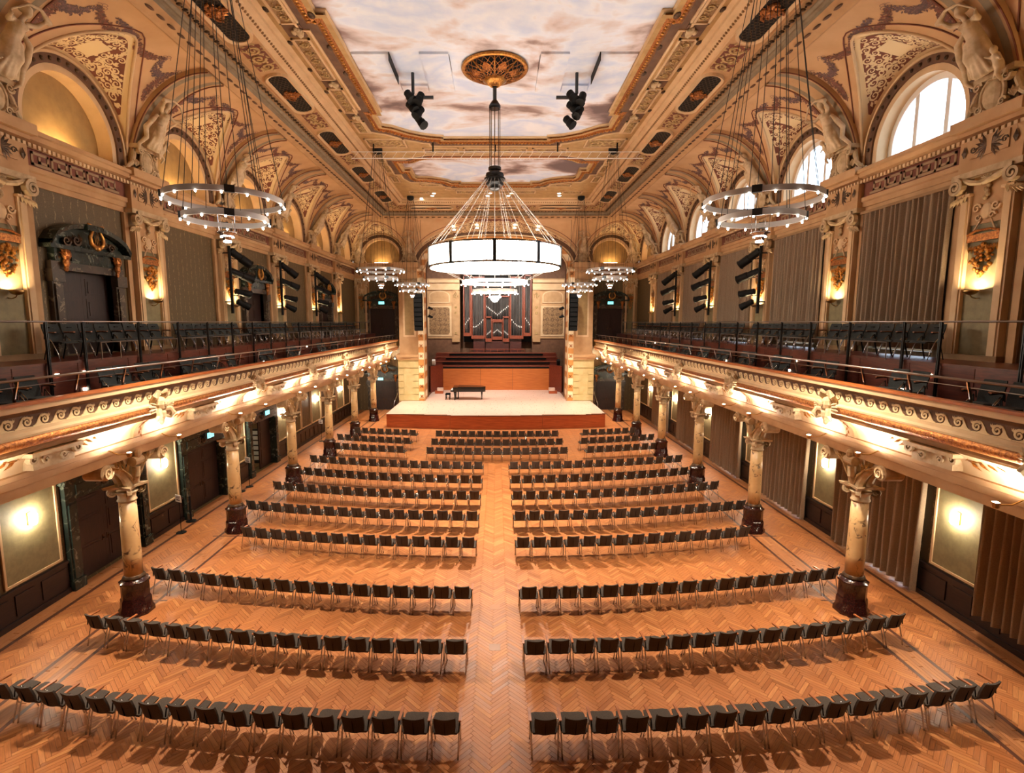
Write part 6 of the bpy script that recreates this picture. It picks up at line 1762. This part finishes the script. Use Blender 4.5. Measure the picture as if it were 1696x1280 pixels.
# balcony chairs ----------------------------------------------------------
def bchair_proto():
    e = empty('balcony_chair')      # faces +y
    m_ = MB(); rows = []
    for y, z, w in ((.1,.44,.21),(.14,.45,.23),(.5,.465,.235),(.55,.44,.21)): rows.append([(-w,y,z-.025),(-w,y,z),(0,y,z+.015),(w,y,z),(w,y,z-.025)])
    rounded_slab(m_, rows); m_.build('seat', 'fabric_balcony', e, auto=True)
    m_ = MB(); rows = []
    for z, y, w in ((.45,.09,.2),(.6,.05,.22),(.8,-.02,.22),(.9,-.05,.2)):
        f = [(w*u, y+.015-.025*(1-u*u), z) for u in (-1,-.5,0,.5,1)]; b = [(w*u, y-.015-.025*(1-u*u), z) for u in (-1,-.5,0,.5,1)]; rows.append(f+b[::-1])
    rounded_slab(m_, rows); bk = m_.build('backrest', 'fabric_balcony', e, auto=True)
    m_ = MB(); m_.bx(-.05,.05,-.03,.02,.8,.825); m_.build('grip_slot', 'black_metal', bk)
    for sg in (-1,1):
        x = sg*.245
        m_ = MB(); m_.tube([(x,.14,.6),(x,.3,.44),(x,.42,.2),(x,.48,0)], .012, 6); m_.build('leg', 'chrome', e, True)
        m_ = MB(); m_.tube([(x,.14,.6),(x,.1,.3),(x,.0,0)], .012, 6); m_.build('leg', 'black_metal', e, True)
        m_ = MB(); m_.tube([(x,.06,.52),(x,.08,.66),(x,.2,.68),(x,.42,.66)], .012, 5); ar = m_.build('armrest', 'black_metal', e)
        m_ = MB(); m_.bx(x-.022,x+.022,.1,.42,.685,.705); m_.build('arm_pad', 'arm_wood', ar)
    return e
BC = bchair_proto(); BCK = [(c, [g for g in c.children]) for c in BC.children]; bf = True
def place_bchair(x, y, z, rot, label, group):
    global bf
    if bf: o = BC; bf = False
    else:
        o = BC.copy(); COL.objects.link(o)
        for c, gs in BCK:
            c2 = c.copy(); COL.objects.link(c2); c2.parent = o
            for g in gs: g2 = g.copy(); COL.objects.link(g2); g2.parent = c2
    o.location = (x,y,z); o.rotation_euler = (0,0,rot); tag(o, label, 'balcony chair', group)
for s in (-1, 1):
    rot0 = -PI/2 if s < 0 else PI/2
    for i in range(6):
        n = 8 if i < 5 else 3
        for k in range(n):
            y = YC[i]+.42+.575*k
            place_bchair(s*11.35, y, 6.66, rot0+s*-.18*-1, f'dark chair of the upper {SIDE[s]} gallery row, bay {ORD[5-i]} from stage, {ORD[n-1-k]} in its group', f'upper gallery chairs {SIDE[s]}')
    low = ([10.3,10.95,13.2,13.75,14.6,15.15,16.6,17.15,17.7,18.25,19.4,22.0,22.6,25.0,25.6,29.2,29.8,31.6,32.2] if s < 0 else [9.6,10.2,12.0,12.6,15.2,15.8,17.6,18.2,20.0,20.6,22.2,22.8,24.3,24.9,26.5,27.1,28.6,29.2,30.8,31.4,33.0,33.6,35.2,35.8])
    for k, y in enumerate(low):
        place_bchair(s*9.85, y, 5.58, rot0+s*.18, f'dark chair behind the {SIDE[s]} balcony edge, number {ORD[k] if k < 18 else "nineteenth twentieth twenty-first twenty-second twenty-third twenty-fourth".split()[k-18]} counted from the rear', f'front balcony chairs {SIDE[s]}')
# ================================================================ sign stands, bin
def sign_stand(x, y, label):
    e = empty('sign_stand', (x, y, 0), -.5); tag(e, label, 'sign stand', 'sign stands along the left wall')
    m_ = MB(); m_.lathe([(.17,0),(.17,.02),(.03,.035)], 14); m_.build('base', 'black_metal', e, auto=True)
    m_ = MB(); m_.tube([(0,0,.03),(0,0,1.16)], .013, 6); m_.build('pole', 'black_metal', e)
    m_ = MB(); m_.box((.0,0,1.29), (.34,.02,.26)); m_.v = [(x_, y_-.02, z_) for x_, y_, z_ in m_.v]; bd = m_.build('board', 'sign_white', e)
    m_ = MB()
    for k in range(3): m_.bx(-.12,.12-.03*k,-.034,-.031,1.355-.03*k,1.367-.03*k)
    m_.bx(-.1,.1,-.034,-.031,1.22,1.255); m_.build('lettering', 'sign_ink', bd)
sign_stand(-11.42, 18.25, 'white sign on a black stand, nearest to the second column from the rear')
sign_stand(-11.45, 23.6, 'white sign on a black stand beside the half open door')
sign_stand(-11.22, 33.0, 'white sign on a black stand, closest to the stage')
BN = empty('waste_bin', (-11.3, 41.6, 0)); tag(BN, 'round black waste bin by the left wall near the stage', 'bin')
m_ = MB(); m_.lathe([(.2,0),(.23,.85),(.24,.9)], 16); m_.build('bin_body', 'bin_black', BN, auto=True)
m_ = MB(); m_.lathe([(.24,.9),(.22,1.0),(.1,1.06),(.0,1.07)], 16, closed=False); m_.build('bin_lid', 'bin_black', BN, True)
for x, y, nm in ((-11.7, 19.35, 'slim black barrier post standing beside the middle left door'), (-11.5, 22.9, 'slim black barrier post standing between the middle and the half open left doors')):
    e = empty('barrier_post', (x, y, 0)); tag(e, nm, 'barrier post', 'barrier posts')
    m_ = MB(); m_.lathe([(.18,0),(.18,.03),(.04,.06)], 14); m_.build('base', 'black_metal', e, auto=True)
    m_ = MB(); m_.tube([(0,0,.05),(0,0,1.0)], .035, 8); m_.build('post', 'black_metal', e)
# leaflet rack in the lobby behind the half open door
RK = empty('leaflet_rack', (-13.05, 27.75, 0), -PI/2); tag(RK, 'white leaflet rack in the lobby behind the half open left door', 'rack')
m_ = MB(); m_.bx(-.05,.05,-.4,.4,0,1.9); m_.build('rack_back', 'dark_steel', RK)
for k in range(6): m_ = MB(); m_.box((.1,0,.3+.28*k), (.03,.7,.2), ry(-.25)); m_.build('leaflet_tray', 'white_paint', RK)
